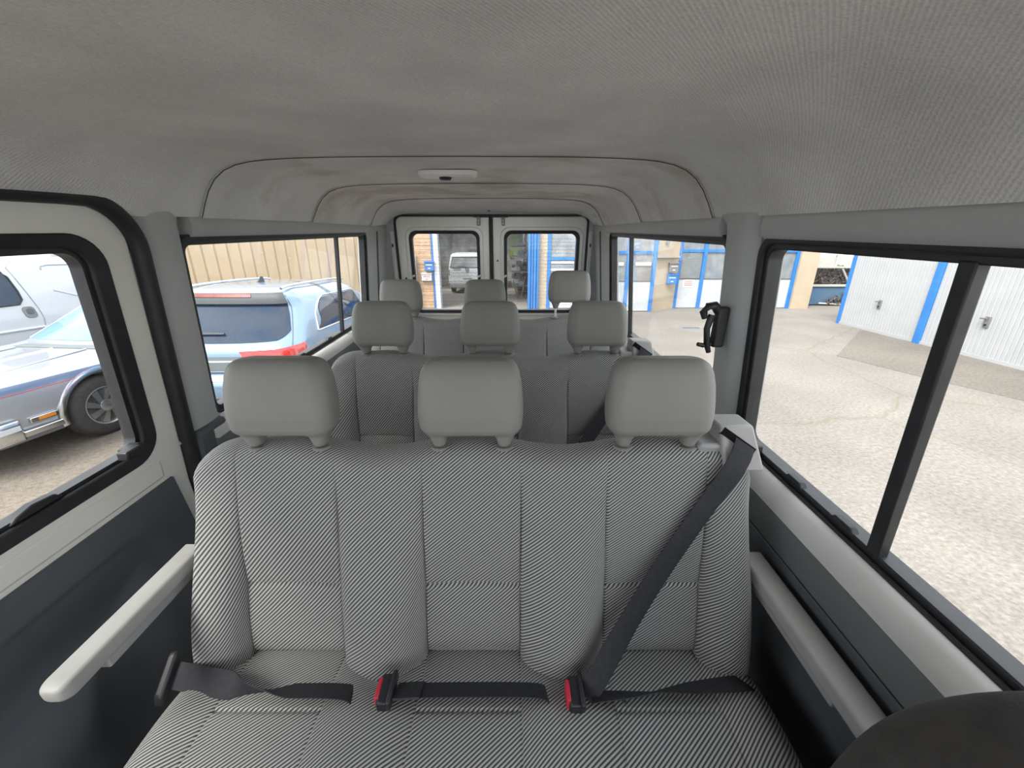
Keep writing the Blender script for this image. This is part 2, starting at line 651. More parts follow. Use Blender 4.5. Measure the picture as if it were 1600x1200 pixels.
def window(name, side, y0, y1, z0, z1, label, div=None, divw=0.012, rad=0.03, seal=0.03, gl='glass', hidden_front=False):
    """sliding side window: two panes, rubber seal and channel, upright"""
    root = struct(empty(name, W(side, (y0 + y1) / 2, z0)), label)
    bpy.context.view_layer.update()

    def B(mb, nm, m, **k):
        o = mb.build(nm, m, root, **k)
        o.matrix_parent_inverse = root.matrix_world.inverted()
        return o
    ys = [y0, y1] if div is None else [y0, div, y1]
    for k in range(len(ys) - 1):
        off = -0.004 if k == 0 else -0.012
        lo = rrect(ys[k] - 0.01, ys[k + 1] + 0.01, z0 - 0.015, z1 + 0.015, 0.02, 4)
        mb = MB().loops([wl(side, lo, off), wl(side, lo, off - 0.004)])
        B(mb, 'glass_pane', gl, smooth=None)
    a = rrect(y0 - seal, y1 + seal, z0 - seal * 0.95, z1 + seal, rad + seal * 0.6, 9)
    b = rrect(y0 - 0.012, y1 + 0.012, z0 - 0.014, z1 + 0.012, rad, 9)
    mb = MB().ring(wl(side, a, 0.012), wl(side, a, -0.03), wl(side, b, -0.03), wl(side, b, 0.012))
    B(mb, 'rubber_seal', 'rubber', bevel=0.004)
    a = rrect(y0 - 0.014, y1 + 0.014, z0 - 0.016, z1 + 0.014, rad, 9)
    b = rrect(y0, y1, z0, z1, rad * 0.8, 9)
    mb = MB().ring(wl(side, a, 0.004), wl(side, a, -0.034), wl(side, b, -0.034), wl(side, b, 0.004))
    B(mb, 'glass_channel', 'black', bevel=0.003)
    if div is not None:
        mb = MB()
        quadwall(mb, side, div - divw / 2, div + divw / 2, z0 - 0.005, z1 + 0.005, 0.006, -0.016)
        B(mb, 'window_upright', 'black', bevel=0.003)
    return root, B


def upper_trim(side, root, y0, y1, z0, z1, name='header_trim'):
    mb = MB()
    pr = [(z1, 0.016), (z1 - 0.012, 0.020), (z0 + 0.03, 0.024), (z0 + 0.012, 0.020), (z0, 0.006)]
    loop = [(side * (xw(z) - o), z) for z, o in pr] + [(side * (xw(z0) + 0.05), z0), (side * (xw(z1) + 0.05), z1)]
    mb.loops([[(a, y, b) for a, b in loop] for y in (y0, y1)])
    return mb.build(name, 'trim', root, smooth=50)


def pillar(side, root, y0, y1, z0, z1, r, bow=0.03, name='pillar_trim', flare=0.05):
    """upright post trim that flares into the header and the ledge, bowed inwards"""
    nz_, ny_ = 26, 13
    mb = MB()

    def edge(z):
        f = 0.0
        if z > z1 - flare:
            t = (z - (z1 - flare)) / flare
            f = flare * (1 - math.sqrt(max(0, 1 - t * t)))
        if z < z0 + flare * 0.8:
            t = ((z0 + flare * 0.8) - z) / (flare * 0.8)
            f = flare * (1 - math.sqrt(max(0, 1 - t * t)))
        return f * r

    def f(i, j):
        z = z0 + (z1 - z0) * j / (nz_ - 1)
        e = edge(z)
        t = i / (ny_ - 1)
        y = y0 - e + (y1 - y0 + 2 * e) * t
        q = abs(2 * t - 1)
        o = 0.004 + bow * (1 - q ** 3.0)
        return W(side, y, z, o)
    mb.grid(f, ny_, nz_)
    mb.grid(lambda i, j: W(side, f(i, j)[1], f(i, j)[2], -0.06), ny_, nz_)
    for i in (0, ny_ - 1):
        mb.grid(lambda k, j, i=i: f(i, j) if k == 0 else W(side, f(i, j)[1], f(i, j)[2], -0.06), 2, nz_)
    for j in (0, nz_ - 1):
        mb.grid(lambda i, k, j=j: f(i, j) if k == 0 else W(side, f(i, j)[1], f(i, j)[2], -0.06), ny_, 2)
    return mb.build(name, 'trim', root, smooth=60)


WZ0, WZ1 = 1.44, 1.955
ZT = 2.036
# right wall
wr = side_wall(1, 'wall_right', None, 'grey lined side wall of the van with two sliding windows')
lower_lining(1, wr, -1.3, REAR - 0.02)
upper_trim(1, wr, -0.30, 1.0, WZ1 + 0.018, ZT)
upper_trim(1, wr, 1.20, 2.70, WZ1 + 0.018, ZT)
pillar(1, wr, 1.022, 1.178, 1.40, ZT, 1.0, 0.028)
mb = MB()
quadwall(mb, 1, 2.60, REAR, 1.40, 2.03, 0.010, -0.05)
mb.build('corner_trim', 'trim', wr, bevel=0.008)
mb = MB()
quadwall(mb, 1, 2.86, 2.885, 1.40, 1.985, 0.016, -0.01)
mb.build('corner_post_strip', 'trim_dark', wr, bevel=0.004)
win_ring(1, wr, 'outer_skin', 'white', (-0.13, 1.014, WZ0 - 0.03, WZ1 + 0.03), (-0.30, 1.1, 1.25, 2.10), 0.04, 0.001, -0.02, -0.033)
win_ring(1, wr, 'outer_skin', 'white', (1.165, 2.62, WZ0 - 0.03, WZ1 + 0.03), (1.1, REAR + 0.1, 1.25, 2.10), 0.04, 0.001, -0.02, -0.033)
mb = MB()
mb.box(0.885, 0.90, -1.3, REAR + 0.1, 0.3, 1.3)
mb.build('outer_skin', 'white', wr)
quadwall_b = MB()
quadwall(quadwall_b, 1, -0.30, -0.13, 1.36, 2.036, 0.02, -0.05)
quadwall_b.build('pillar_trim', 'trim', wr)
wf = MB().box(-0.86, 0.86, -1.36, -1.3, 0.4, 1.30)
struct(wf.build('wall_front', 'trim_dark'), 'dashboard bulkhead of the van')

w1, B1 = window('window_1', 1, -0.10, 0.985, WZ0, WZ1, 'front right side window with a dark upright', div=0.548, divw=0.024, rad=0.035, seal=0.034)
# window pull on the far lower corner and rubber nubs along the sill
mb = MB()
quadwall(mb, 1, 0.895, 0.935, WZ0 - 0.02, WZ0 + 0.018, 0.036, -0.003)
B1(mb, 'window_latch', 'black', bevel=0.004)
for yy in (0.765, 0.62):
    lo = [(yy - 0.032, WZ0 - 0.006), (yy + 0.032, WZ0 - 0.006), (yy + 0.02, WZ0 + 0.009), (yy - 0.02, WZ0 + 0.009)]
    mb = MB().loops([wl(1, lo, 0.006), wl(1, lo, -0.012)])
    B1(mb, 'seal_lip', 'rubber', bevel=0.003)
w2, B2 = window('window_2', 1, 1.19, 2.58, WZ0, WZ1, 'rear right side window with a thin upright', div=2.17, divw=0.014, rad=0.03, seal=0.03)

# left wall
wlft = side_wall(-1, 'wall_left', None, 'grey lined side wall of the van behind the sliding door')
lower_lining(-1, wlft, 1.10, REAR - 0.02)
upper_trim(-1, wlft, 1.20, 2.72, WZ1 + 0.018, ZT)
pillar(-1, wlft, 1.030, 1.172, 1.40, ZT + 0.03, 1.0, 0.022)
mb = MB()
quadwall(mb, -1, 1.03, 1.17, FLOOR, 1.42, 0.04, -0.05)
mb.build('pillar_foot_trim', 'trim_dark', wlft, bevel=0.02, bseg=3)
mb = MB()
quadwall(mb, -1, 2.66, REAR, 1.40, 2.03, 0.010, -0.05)
mb.build('corner_trim', 'trim', wlft, bevel=0.008)
mb = MB()
quadwall(mb, -1, 2.86, 2.885, 1.40, 1.985, 0.016, -0.01)
mb.build('corner_post_strip', 'trim_dark', wlft, bevel=0.004)
win_ring(-1, wlft, 'outer_skin', 'white', (1.155, 2.68, WZ0 - 0.03, WZ1 + 0.03), (1.06, REAR + 0.1, 1.25, 2.10), 0.04, 0.001, -0.02, -0.033)
mb = MB()
mb.box(-0.90, -0.885, -1.3, REAR + 0.1, 0.3, 1.3)
mb.build('outer_skin', 'white', wlft)
w3, B3 = window('window_3', -1, 1.182, 2.64, WZ0, WZ1, 'rear left side window with a thin upright', div=2.235, divw=0.014, rad=0.03, seal=0.03)
for yy in (1.75, 2.05):
    lo = [(yy - 0.032, WZ0 - 0.006), (yy + 0.032, WZ0 - 0.006), (yy + 0.02, WZ0 + 0.009), (yy - 0.02, WZ0 + 0.009)]
    mb = MB().loops([wl(-1, lo, 0.006), wl(-1, lo, -0.012)])
    B3(mb, 'seal_lip', 'rubber', bevel=0.003)

# ------------------------------------------------------------------ sliding door on the left
d3 = struct(empty('door_3', (0, 0, 0)), 'white sliding side door with a charcoal inner panel')
DY1 = 1.005
o = win_ring(-1, d3, 'door_frame', 'white', (-0.30, 0.925, 1.425, 1.985), (-0.36, DY1, 1.26, 2.055), (0.05, 0.05, 0.07, 0.05), (0.001, 0.001, 0.085, 0.001), 0.010, -0.045, n=11, bevel=0.008)
mb = MB()
lo = [(-1.3, FLOOR), (DY1, FLOOR), (DY1, 1.262), (-1.3, 1.262)]
mb.loops([[(-(0.888), a, b) for a, b in lo], [(-0.915, a, b) for a, b in lo]])
mb.build('door_skin', 'white', d3)
mb = MB()
lo = [(0.955, FLOOR), (DY1, FLOOR), (DY1, 1.30), (0.925, 1.30)]
mb.loops([[(-(0.845), a, b) for a, b in lo], [(-0.88, a, b) for a, b in lo]])
mb.build('door_edge', 'white', d3, bevel=0.008)
# pressed fold along the bottom of the window
mb = MB()
quadwall(mb, -1, -1.3, 0.93, 1.335, 1.395, 0.0135, -0.01)
mb.build('pressed_fold', 'white', d3, bevel=0.009, bseg=3)


# rubber round the door opening
def door_seal(o0, o1, half, name):
    pts = []
    for i in range(5):
        pts.append((-1.3 + 2.17 * i / 4, 2.066))
    cxs, czs, rr = 0.90, 1.945, 0.121
    for i in range(1, 10):
        t = pi / 2 - (pi / 2) * i / 9
        pts.append((cxs + rr * math.cos(t), czs + rr * math.sin(t)))
    for z in (1.8, 1.6, 1.4, 1.2, 1.0, FLOOR):
        pts.append((1.021 + (0.012 if z < 1.2 else 0), z))
    return pts


ps = door_seal(0, 0, 0, '')
mb = MB()
ls = []
for i, (a, b) in enumerate(ps):
    q0, q1 = ps[max(i - 1, 0)], ps[min(i + 1, len(ps) - 1)]
    t = Vector((q1[0] - q0[0], q1[1] - q0[1])).normalized()
    nrm = Vector((-t.y, t.x))
    sec = []
    for k in range(12):
        an = 2 * pi * k / 12
        h = 0.019 * math.cos(an)
        off = 0.018 + 0.022 * math.sin(an)
        sec.append(W(-1, a + nrm.x * h, b + nrm.y * h, off))
    ls.append(sec)
mb.loops(ls)
mb.build('door_seal', 'rubber', d3, smooth=60)
# thin light-tight return behind the seal
mb = MB()
quadwall(mb, -1, -0.36, 1.07, 2.05, 2.12, 0.0, -0.05)
mb.build('door_track_cover', 'trim', d3)

# door window
mb = MB()
lo = rrect(-0.32, 0.94, 1.43, 1.98, 0.06, 6)
mb.loops([wl(-1, lo, -0.020), wl(-1, lo, -0.024)])
mb.build('glass_pane', 'glass', d3, smooth=None)
a = rrect(-0.31, 0.938, 1.412, 1.992, 0.075, 9)
b = rrect(-0.27, 0.900, 1.447, 1.962, 0.045, 9)
MB().ring(wl(-1, a, 0.016), wl(-1, a, -0.03), wl(-1, b, -0.03), wl(-1, b, 0.010)).build('rubber_seal', 'rubber', d3, bevel=0.005)
a = rrect(-0.27, 0.902, 1.445, 1.964, 0.045, 9)
b = rrect(-0.26, 0.890, 1.456, 1.952, 0.035, 9)
MB().ring(wl(-1, a, 0.0), wl(-1, a, -0.03), wl(-1, b, -0.03), wl(-1, b, 0.0)).build('glass_channel', 'black', d3)
mb = MB()
quadwall(mb, -1, 0.845, 0.885, 1.448, 1.478, 0.022, -0.01)
quadwall(mb, -1, 0.815, 0.86, 1.462, 1.486, 0.046, 0.018)
mb.build('window_latch', 'black', d3, bevel=0.004)
lo = [(0.60, 1.45), (0.70, 1.45), (0.685, 1.466), (0.645, 1.470), (0.615, 1.462)]
MB().loops([wl(-1, lo, 0.006), wl(-1, lo, -0.015)]).build('seal_lip', 'rubber', d3, bevel=0.003)


# charcoal door card with a sunken, round-cornered field
def dcard(i, j, nu=90, nv=60):
    y = -1.3 + (0.94 + 1.3) * i / (nu - 1)
    z = 1.325 - (1.325 - FLOOR - 0.02) * j / (nv - 1)
    ylim = 0.945 + (1.325 - z) * 0.08
    y = min(y, ylim) if i < nu - 1 else ylim
    # signed distance to the sunken field (top right corner rounded)
    ry, rz, r = 0.845 + (1.25 - z) * 0.05, 1.245, 0.09
    dx, dz = y - (ry - r), z - (rz - r)
    if dx > 0 and dz > 0:
        sd = math.hypot(dx, dz) - r
    else:
        sd = max(dx, dz) - r
    dep = 0.007 * sm(0.003, -0.010, sd) + 0.026 * sm(-0.05, -0.17, sd) - 0.045 * sm(-0.20, -0.36, sd)
    x = 0.832 + dep
    return (-x, y, z)


mb = MB()
mb.grid(lambda i, j: dcard(i, j, 150, 110), 150, 110)
mb.grid(lambda i, j: dcard(149, j, 150, 110) if i == 0 else (-0.872, dcard(149, j, 150, 110)[1], dcard(149, j, 150, 110)[2]), 2, 110)
mb.grid(lambda i, j: dcard(i, 0, 150, 110) if j == 0 else (-0.872, dcard(i, 0, 150, 110)[1], 1.325), 150, 2)
mb.build('door_card', 'trim_dark', d3, smooth=50)


# ------------------------------------------------------------------ rear doors
def rear_door(name, x0, x1, wx0, wx1, label, inner):
    root = struct(empty(name, (0, 0, 0)), label)
    s = 1 if inner > 0 else -1
    zt, zb = 2.086, FLOOR
    ro = (0.002, 0.002, 0.045 if x1 > 0.5 else 0.004, 0.045 if x0 < -0.5 else 0.004)
    a = rrect(x0, x1, zb, zt, ro, 9)
    b = rrect(wx0, wx1, 1.372, 1.986, 0.055, 9)

    def L(l, y):
        return [(p, y, q) for p, q in l]
    MB().ring(L(a, REAR), L(a, REAR + 0.045), L(b, REAR + 0.045), L(b, REAR)).build('door_frame', 'white', root, bevel=0.008)
    # raised pressing round the window
    a = rrect(wx0 - 0.030, wx1 + 0.030, 1.345, 2.014, 0.07, 9)
    MB().ring(L(a, REAR - 0.007), L(a, REAR + 0.01), L(b, REAR + 0.01), L(b, REAR - 0.007)).build('window_pressing', 'white', root, bevel=0.006)
    a = rrect(wx0 - 0.002, wx1 + 0.002, 1.370, 1.988, 0.055, 9)
    b2 = rrect(wx0 + 0.020, wx1 - 0.020, 1.394, 1.965, 0.045, 9)
    MB().ring(L(a, REAR - 0.012), L(a, REAR + 0.04), L(b2, REAR + 0.04), L(b2, REAR - 0.006)).build('rubber_seal', 'rubber', root, bevel=0.004)
    g = rrect(wx0 + 0.015, wx1 - 0.015, 1.388, 1.97, 0.045, 6)
    MB().loops([L(g, REAR + 0.030), L(g, REAR + 0.034)]).build('glass_pane', 'glass_dirty', root, smooth=None)
    mb = MB()
    for k in range(20):
        z = 1.43 + 0.5 * k / 19
        mb.box(wx0 + 0.03, wx1 - 0.03, REAR + 0.0285, REAR + 0.0295, z - 0.0007, z + 0.0007)
    mb.build('heating_wires', 'wire', root, smooth=None)
    # wire terminals: a small pale clip beside the glass
    xi = wx1 - 0.006 if s > 0 else wx0 + 0.006
    for q in ((wx0 + 0.004), (wx1 - 0.004)):
        MB().tube([(q - 0.012, REAR - 0.015, 1.652), (q + 0.012, REAR - 0.015, 1.664)], 0.0075, 8).build('wire_terminal', 'lens', root)
    return root


dA = rear_door('door_1', -0.705, -0.006, -0.612, -0.085, 'left leaf of the white rear doors', 1)
dB = rear_door('door_2', 0.018, 0.725, 0.105, 0.672, 'right leaf of the white rear doors', -1)
# latch strikers and bolts at the top of each leaf
for root, xx, wdt in ((dA, -0.085, 0.10), (dB, 0.098, 0.10)):
    mb = MB()
    mb.box(xx - 0.013, xx + 0.013, REAR - 0.02, REAR + 0.005, 2.022, 2.082)
    mb.build('striker_plate', 'arm_low', root, bevel=0.005)
    for zz in (2.036, 2.058):
        MB().lathe([(0, -0.006), (0.007, -0.005), (0.008, 0.0), (0.008, 0.004)], 10, 'y', (xx, REAR - 0.021, zz)).build('bolt', 'steel', root)
    mb = MB()
    x0, x1 = (xx - 0.035, xx + 0.075) if root is dA else (xx - 0.075, xx + 0.035)
    mb.box(x0, x1, REAR - 0.016, REAR + 0.01, 2.078, 2.094)
    mb.build('latch_bar', 'black', root, bevel=0.004)
MB().box(-0.008, 0.020, REAR - 0.012, REAR + 0.03, FLOOR, 2.09).build('centre_seal', 'rubber', dA, bevel=0.006)
for zz in (1.612, 1.640):
    MB().lathe([(0, -0.003), (0.008, -0.002), (0.008, 0.004)], 10, 'y', (-0.665, REAR - 0.001, zz)).build('bolt_hole', 'black', dA)
MB().loops([[(0.052 + 0.011 * math.sin(2 * pi * k / 3), REAR - y, 1.772 + 0.011 * math.cos(2 * pi * k / 3)) for k in range(3)] for y in (0.0015, -0.002)]).build('triangle_mark', 'black', dB, smooth=None)
# rear frame around the doors
wre = struct(empty('wall_rear', (0, 0, 0)), 'grey trimmed frame around the rear doors')


def LR(l, y):
    return [(p, y, q) for p, q in l]


a = rrect(-0.86, 0.86, FLOOR, 2.2, 0.01, 9)
b = rrect(-0.708, 0.728, FLOOR + 0.001, 2.092, (0.001, 0.001, 0.05, 0.05), 9)
MB().ring(LR(a, REAR - 0.006), LR(a, REAR + 0.06), LR(b, REAR + 0.06), LR(b, REAR - 0.006)).build('rear_frame', 'trim', wre)
a = rrect(-0.716, 0.736, FLOOR, 2.100, (0.001, 0.001, 0.055, 0.055), 9)
b = rrect(-0.702, 0.722, FLOOR + 0.001, 2.086, (0.001, 0.001, 0.045, 0.045), 9)
MB().ring(LR(a, REAR - 0.014), LR(a, REAR + 0.01), LR(b, REAR + 0.01), LR(b, REAR - 0.014)).build('rear_seal', 'rubber', wre, bevel=0.004)
for s, xx in ((-1, -0.735), (1, 0.752)):
    mb = MB()
    mb.box(xx - 0.016, xx + 0.016, REAR - 0.03, REAR, 1.2, 1.985)
    mb.build('post_strip', 'ledge', wre, bevel=0.008)
    mb = MB()
    mb.box(xx - 0.006, xx + 0.006, REAR - 0.034, REAR - 0.028, 1.872, 1.896)
    mb.build('bolt_hole', 'black', wre, bevel=0.004)

# ------------------------------------------------------------------ dome lamp
dl = tag(empty('dome_lamp', (-0.066, 1.555, 2.190)), 'small white oval lamp on the headliner', 'lamp')
lo = rrect(-0.105, 0.105, -0.042, 0.042, 0.036, 8)
lo2 = rrect(-0.095, 0.095, -0.034, 0.034, 0.030, 8)
MB().loops([[(a, b, 0.0) for a, b in lo], [(a, b, -0.014) for a, b in lo], [(a, b, -0.020) for a, b in lo2]]).build('housing', 'lens', dl)
MB().lathe([(0, -0.031), (0.018, -0.029), (0.022, -0.024), (0.022, -0.018)], 16, 'z', (-0.008, -0.012, 0)).build('switch', 'black', dl)
lo = rrect(0.018, 0.088, -0.026, 0.026, 0.02, 6)
MB().loops([[(a, b, -0.018) for a, b in lo], [(a, b, -0.023) for a, b in lo]]).build('lens', 'ledge', dl)


# ------------------------------------------------------------------ benches
def backrest_mesh(Wd, sp, ph=0.112):
    """three-place backrest: rolled bolsters between the seats, sewn centre panels, humped top"""
    hw = Wd / 2
    seams = []
    for c in (-sp, 0, sp):
        seams += [c - ph, c + ph]
    xs = set(np.round(np.linspace(-hw, hw, 150), 5))
    for q in seams:
        for d in (-0.006, -0.0035, -0.0015, 0, 0.0015, 0.0035, 0.006):
            xs.add(round(q + d, 5))
    for q in np.linspace(0, 0.035, 8):
        xs.add(round(-hw + q, 5))
        xs.add(round(hw - q, 5))
    xs = sorted(xs)
    taus = sorted(set(list(np.round(np.linspace(0, 1, 64), 5)) + [round(0.40 + d, 5) for d in (-.012, -.007, -.003, 0, .003, .007, .012)] + [0.006, 0.012, 0.02, 0.03, 0.045]))
    zb0, zt0 = 1.032, 1.530
    TH = 0.10

    def bolster(x):
        ax = abs(x)
        best = 0.0
        mids = [(sp / 2, sp / 2 - ph)]
        for m_, h_ in mids:
            q = (ax - m_) / h_
            if abs(q) < 1:
                best = (1 - q * q) ** 0.62
        e0 = sp + ph
        if ax > e0:
            h_ = (hw - e0) * 0.62
            q = (ax - e0 - h_) / h_
            best = (1 - min(1, q * q) * (1 if q < 0 else 0.35)) ** 0.62 if abs(q) < 1.7 else 0.5
        return best

    def column(x, clean=False):
        ax = abs(x)
        d = ax - (hw - 0.11)
        drop = 0.0
        if d > 0:
            drop = 0.085 * (1 - math.sqrt(max(0, 1 - (d / 0.112) ** 2)))
        zt = zt0 + 0.013 * math.cos(2 * pi * min(ax, sp * 1.1) / sp) - drop
        bo = bolster(x)
        zb = zb0 - 0.056 * bo
        edge = 0.0
        de = ax - (hw - 0.03)
        if de > 0:
            edge = 0.045 * (1 - math.sqrt(max(0, 1 - min(1, de / 0.03) ** 2)))
        inpanel = min(abs(ax), abs(ax - sp)) < ph
        pts = []
        for t in taus:
            z = zb + (zt - 0.035 - zb) * t
            y = -0.155 + 0.125 * (z - zb0) / (zt0 - zb0)
            amp = 0.066 * (1 - sm(0.25, 1.0, t) * 0.93)
            y -= amp * bo
            rb = 0.032
            dd = z - zb
            if dd < rb:
                y += (rb - math.sqrt(max(0, rb * rb - (rb - dd) ** 2))) * 1.3
            # lumbar swell of the centre panels
            if inpanel and not clean:
                c = min((0, sp), key=lambda k: abs(ax - k))
                y -= 0.006 * math.sin(pi * min(1, t / 0.40)) if t < 0.40 else 0.008 * math.sin(pi * (t - 0.40) / 0.60)
                g = math.exp(-((t - 0.40) / 0.008) ** 2)
                y += 0.006 * g
            for q in ([] if clean else seams):
                y += 0.0032 * math.exp(-((x - q) / 0.0022) ** 2) * (1 - 0.6 * sm(0.75, 1, t))
            y += edge
            pts.append((x, y, z))
        yf, zf = pts[-1][1], pts[-1][2]
        yb = -0.03 + TH - edge * 0.6
        # rolled top
        for k in range(1, 11):
            a = pi * k / 10
            yc, ry = (yf + yb) / 2, (yb - yf) / 2
            pts.append((x, yc - ry * math.cos(a), zf + 0.035 * math.sin(a) + (0.0)))
        for k in range(1, 7):
            z = zf - (zf - zb) * k / 6
            y = yb - 0.125 * (zf - z) / (zt0 - zb0)
            pts.append((x, y, z))
        return pts
    cols = [column(x) for x in xs]
    nv, nu = len(cols[0]), len(cols)
    mb = MB()
    mb.grid(lambda i, j: cols[i][j], nu, nv, cv=True)
    # end caps
    mb.f.append(tuple(j * nu for j in range(nv)))
    mb.f.append(tuple(j * nu + nu - 1 for j in range(nv)))
    C = np.array([column(x, True) for x in xs])
    du = np.linalg.norm(np.diff(C, axis=0), axis=2)
    u = np.zeros((nu, nv))
    u[1:] = np.cumsum(du, axis=0)
    mid = np.argmin(np.abs(np.array(xs)))
    u = u - u[mid][None, :]
    dv = np.linalg.norm(np.diff(C, axis=1), axis=2)
    v = np.zeros((nu, nv))
    v[:, 1:] = np.cumsum(dv, axis=1)
    nt_ = len(taus)
    arc = v - v[:, nt_ - 1:nt_]
    v = np.where(np.arange(nv)[None, :] < nt_, C[:, :, 2] * 1.03, C[:, nt_ - 1:nt_, 2] * 1.03 + arc)
    def puv(i, j):
        an = R(56) if xs[i] > sp + ph else R(40)
        c_, s_ = math.cos(an), math.sin(an)
        return (float(u[i, j] * s_ - v[i, j] * c_), float(u[i, j] * c_ + v[i, j] * s_))
    mb.uv = [puv(i, j) for j in range(nv) for i in range(nu)]
    return mb


def cushion_mesh(Wd, sp, ph=0.112, depth=0.42):
    hw = Wd / 2 + 0.005
    seams = []
    for c in (-sp, 0, sp):
        seams += [c - ph, c + ph]
    xs = set(np.round(np.linspace(-hw, hw, 130), 5))
    for q in seams:
        for d in (-0.006, -0.003, -0.0012, 0, 0.0012, 0.003, 0.006):
            xs.add(round(q + d, 5))
    for q in np.linspace(0, 0.05, 9):
        xs.add(round(-hw + q, 5))
        xs.add(round(hw - q, 5))
    xs = sorted(xs)
    y0 = -0.085
    ys = sorted(set(list(np.round(np.linspace(0, 1, 56), 5)) + [round(0.47 + d, 5) for d in (-.012, -.006, -.002, .002, .006, .012)]))

    def column(x, clean=False):
        ax = abs(x)
        inpanel = min(ax, abs(ax - sp)) < ph
        q = min(ax, abs(ax - sp), abs(ax - 2 * sp)) / (sp / 2)
        pts = []
        de = ax - (hw - 0.05)
        ed = 0.05 * (1 - math.sqrt(max(0, 1 - min(1, de / 0.05) ** 2))) if de > 0 else 0.0
        for t in ys:
            y = y0 - depth * t
            z = 1.040 + 0.026 * sm(0.05, 0.55, t) - 0.012 * sm(0.6, 1, t)
            z += 0.012 * (sm(0.45, 0.8, q) if ax < 1.5 * sp else sm(0.55, 0.8, q) * 0.9) * sm(0.1, 0.4, t)
            # hollow around the buckles between the seats
            if ax < sp:
                z -= 0.016 * math.exp(-((ax - sp / 2) / 0.055) ** 2 - ((t - 0.27) / 0.13) ** 2)
            for s_ in ([] if clean else seams):
                z -= 0.0026 * math.exp(-((x - s_) / 0.0022) ** 2)
            if inpanel and not clean:
                z -= 0.005 * math.exp(-((t - 0.47) / 0.008) ** 2)
            z -= ed
            rf = 0.10
            if t > 1 - rf:
                k = (t - (1 - rf)) / rf
                z -= 0.055 * (1 - math.sqrt(max(0, 1 - k * k)))
            pts.append((x, y, z))
        yl, zl = pts[-1][1], pts[-1][2]
        for k in range(1, 5):
            pts.append((x, yl + 0.01 * k, zl - 0.022 * k))
        pts.append((x, y0, zl - 0.088))
        return pts
    cols = [column(x) for x in xs]
    nv, nu = len(cols[0]), len(cols)
    mb = MB()
    mb.grid(lambda i, j: cols[i][j], nu, nv, cv=True)
    mb.f.append(tuple(j * nu for j in range(nv)))
    mb.f.append(tuple(j * nu + nu - 1 for j in range(nv)))
    C = np.array([column(x, True) for x in xs])
    u = np.zeros((nu, nv))
    u[1:] = np.cumsum(np.linalg.norm(np.diff(C, axis=0), axis=2), axis=0)
    u -= u[np.argmin(np.abs(np.array(xs)))][None, :]
    v = np.zeros((nu, nv))
    v[:, 1:] = np.cumsum(np.linalg.norm(np.diff(C, axis=1), axis=2), axis=1)
    ca, sa = math.cos(R(38)), math.sin(R(38))
    mb.uv = [(float(u[i, j] * sa + v[i, j] * ca), float(u[i, j] * ca - v[i, j] * sa)) for j in range(nv) for i in range(nu)]
    return mb


def headrest_mesh():
    """padded block, wider at the foot, with two stubby feet; made once"""
    mb = MB()
    # body: stack of rounded sections in z
    lev = [(0.030, 0.098, 0.030), (0.034, 0.106, 0.036), (0.045, 0.1145, 0.043), (0.075, 0.1175, 0.047), (0.11, 0.1165, 0.047), (0.145, 0.1135, 0.045),
           (0.172, 0.108, 0.041), (0.188, 0.100, 0.035), (0.197, 0.088, 0.027), (0.201, 0.066, 0.016)]
    ls = []
    for z, hx, hy in lev:
        yc = 0.012 * (z - 0.03) / 0.17
        r = min(0.034, hy * 0.75)
        ls.append([(a, b + yc, z) for a, b in rrect(-hx, hx, -hy, hy, r, 8)])
    mb.loops(ls)
    for s in (-1, 1):
        ls = []
        for z, x0, x1, hy in ((0.062, 0.036, 0.108, 0.030), (0.040, 0.046, 0.104, 0.028), (0.026, 0.053, 0.098, 0.026), (0.014, 0.057, 0.092, 0.023), (0.004, 0.059, 0.089, 0.021), (-0.004, 0.060, 0.088, 0.020)):
            ls.append([(a, b, z) for a, b in rrect(s * x0 if s > 0 else -x1, x1 if s > 0 else -x0, -hy, hy, 0.0135, 6)])
        mb.loops(ls)
    o = mb.build('headrest', 'headrest')
    md = o.modifiers.new('v', 'REMESH')
    md.mode = 'VOXEL'
    md.voxel_size = 0.0042
    md = o.modifiers.new('s', 'SMOOTH')
    md.factor = 0.5
    md.iterations = 9
    bpy.context.view_layer.update()
    bakemesh(o)
    me = o.data
    me.polygons.foreach_set('use_smooth', [True] * len(me.polygons))
    me.materials.clear()
    me.materials.append(M['headrest'])
    bpy.data.objects.remove(o)
    return me


HEAD = headrest_mesh()


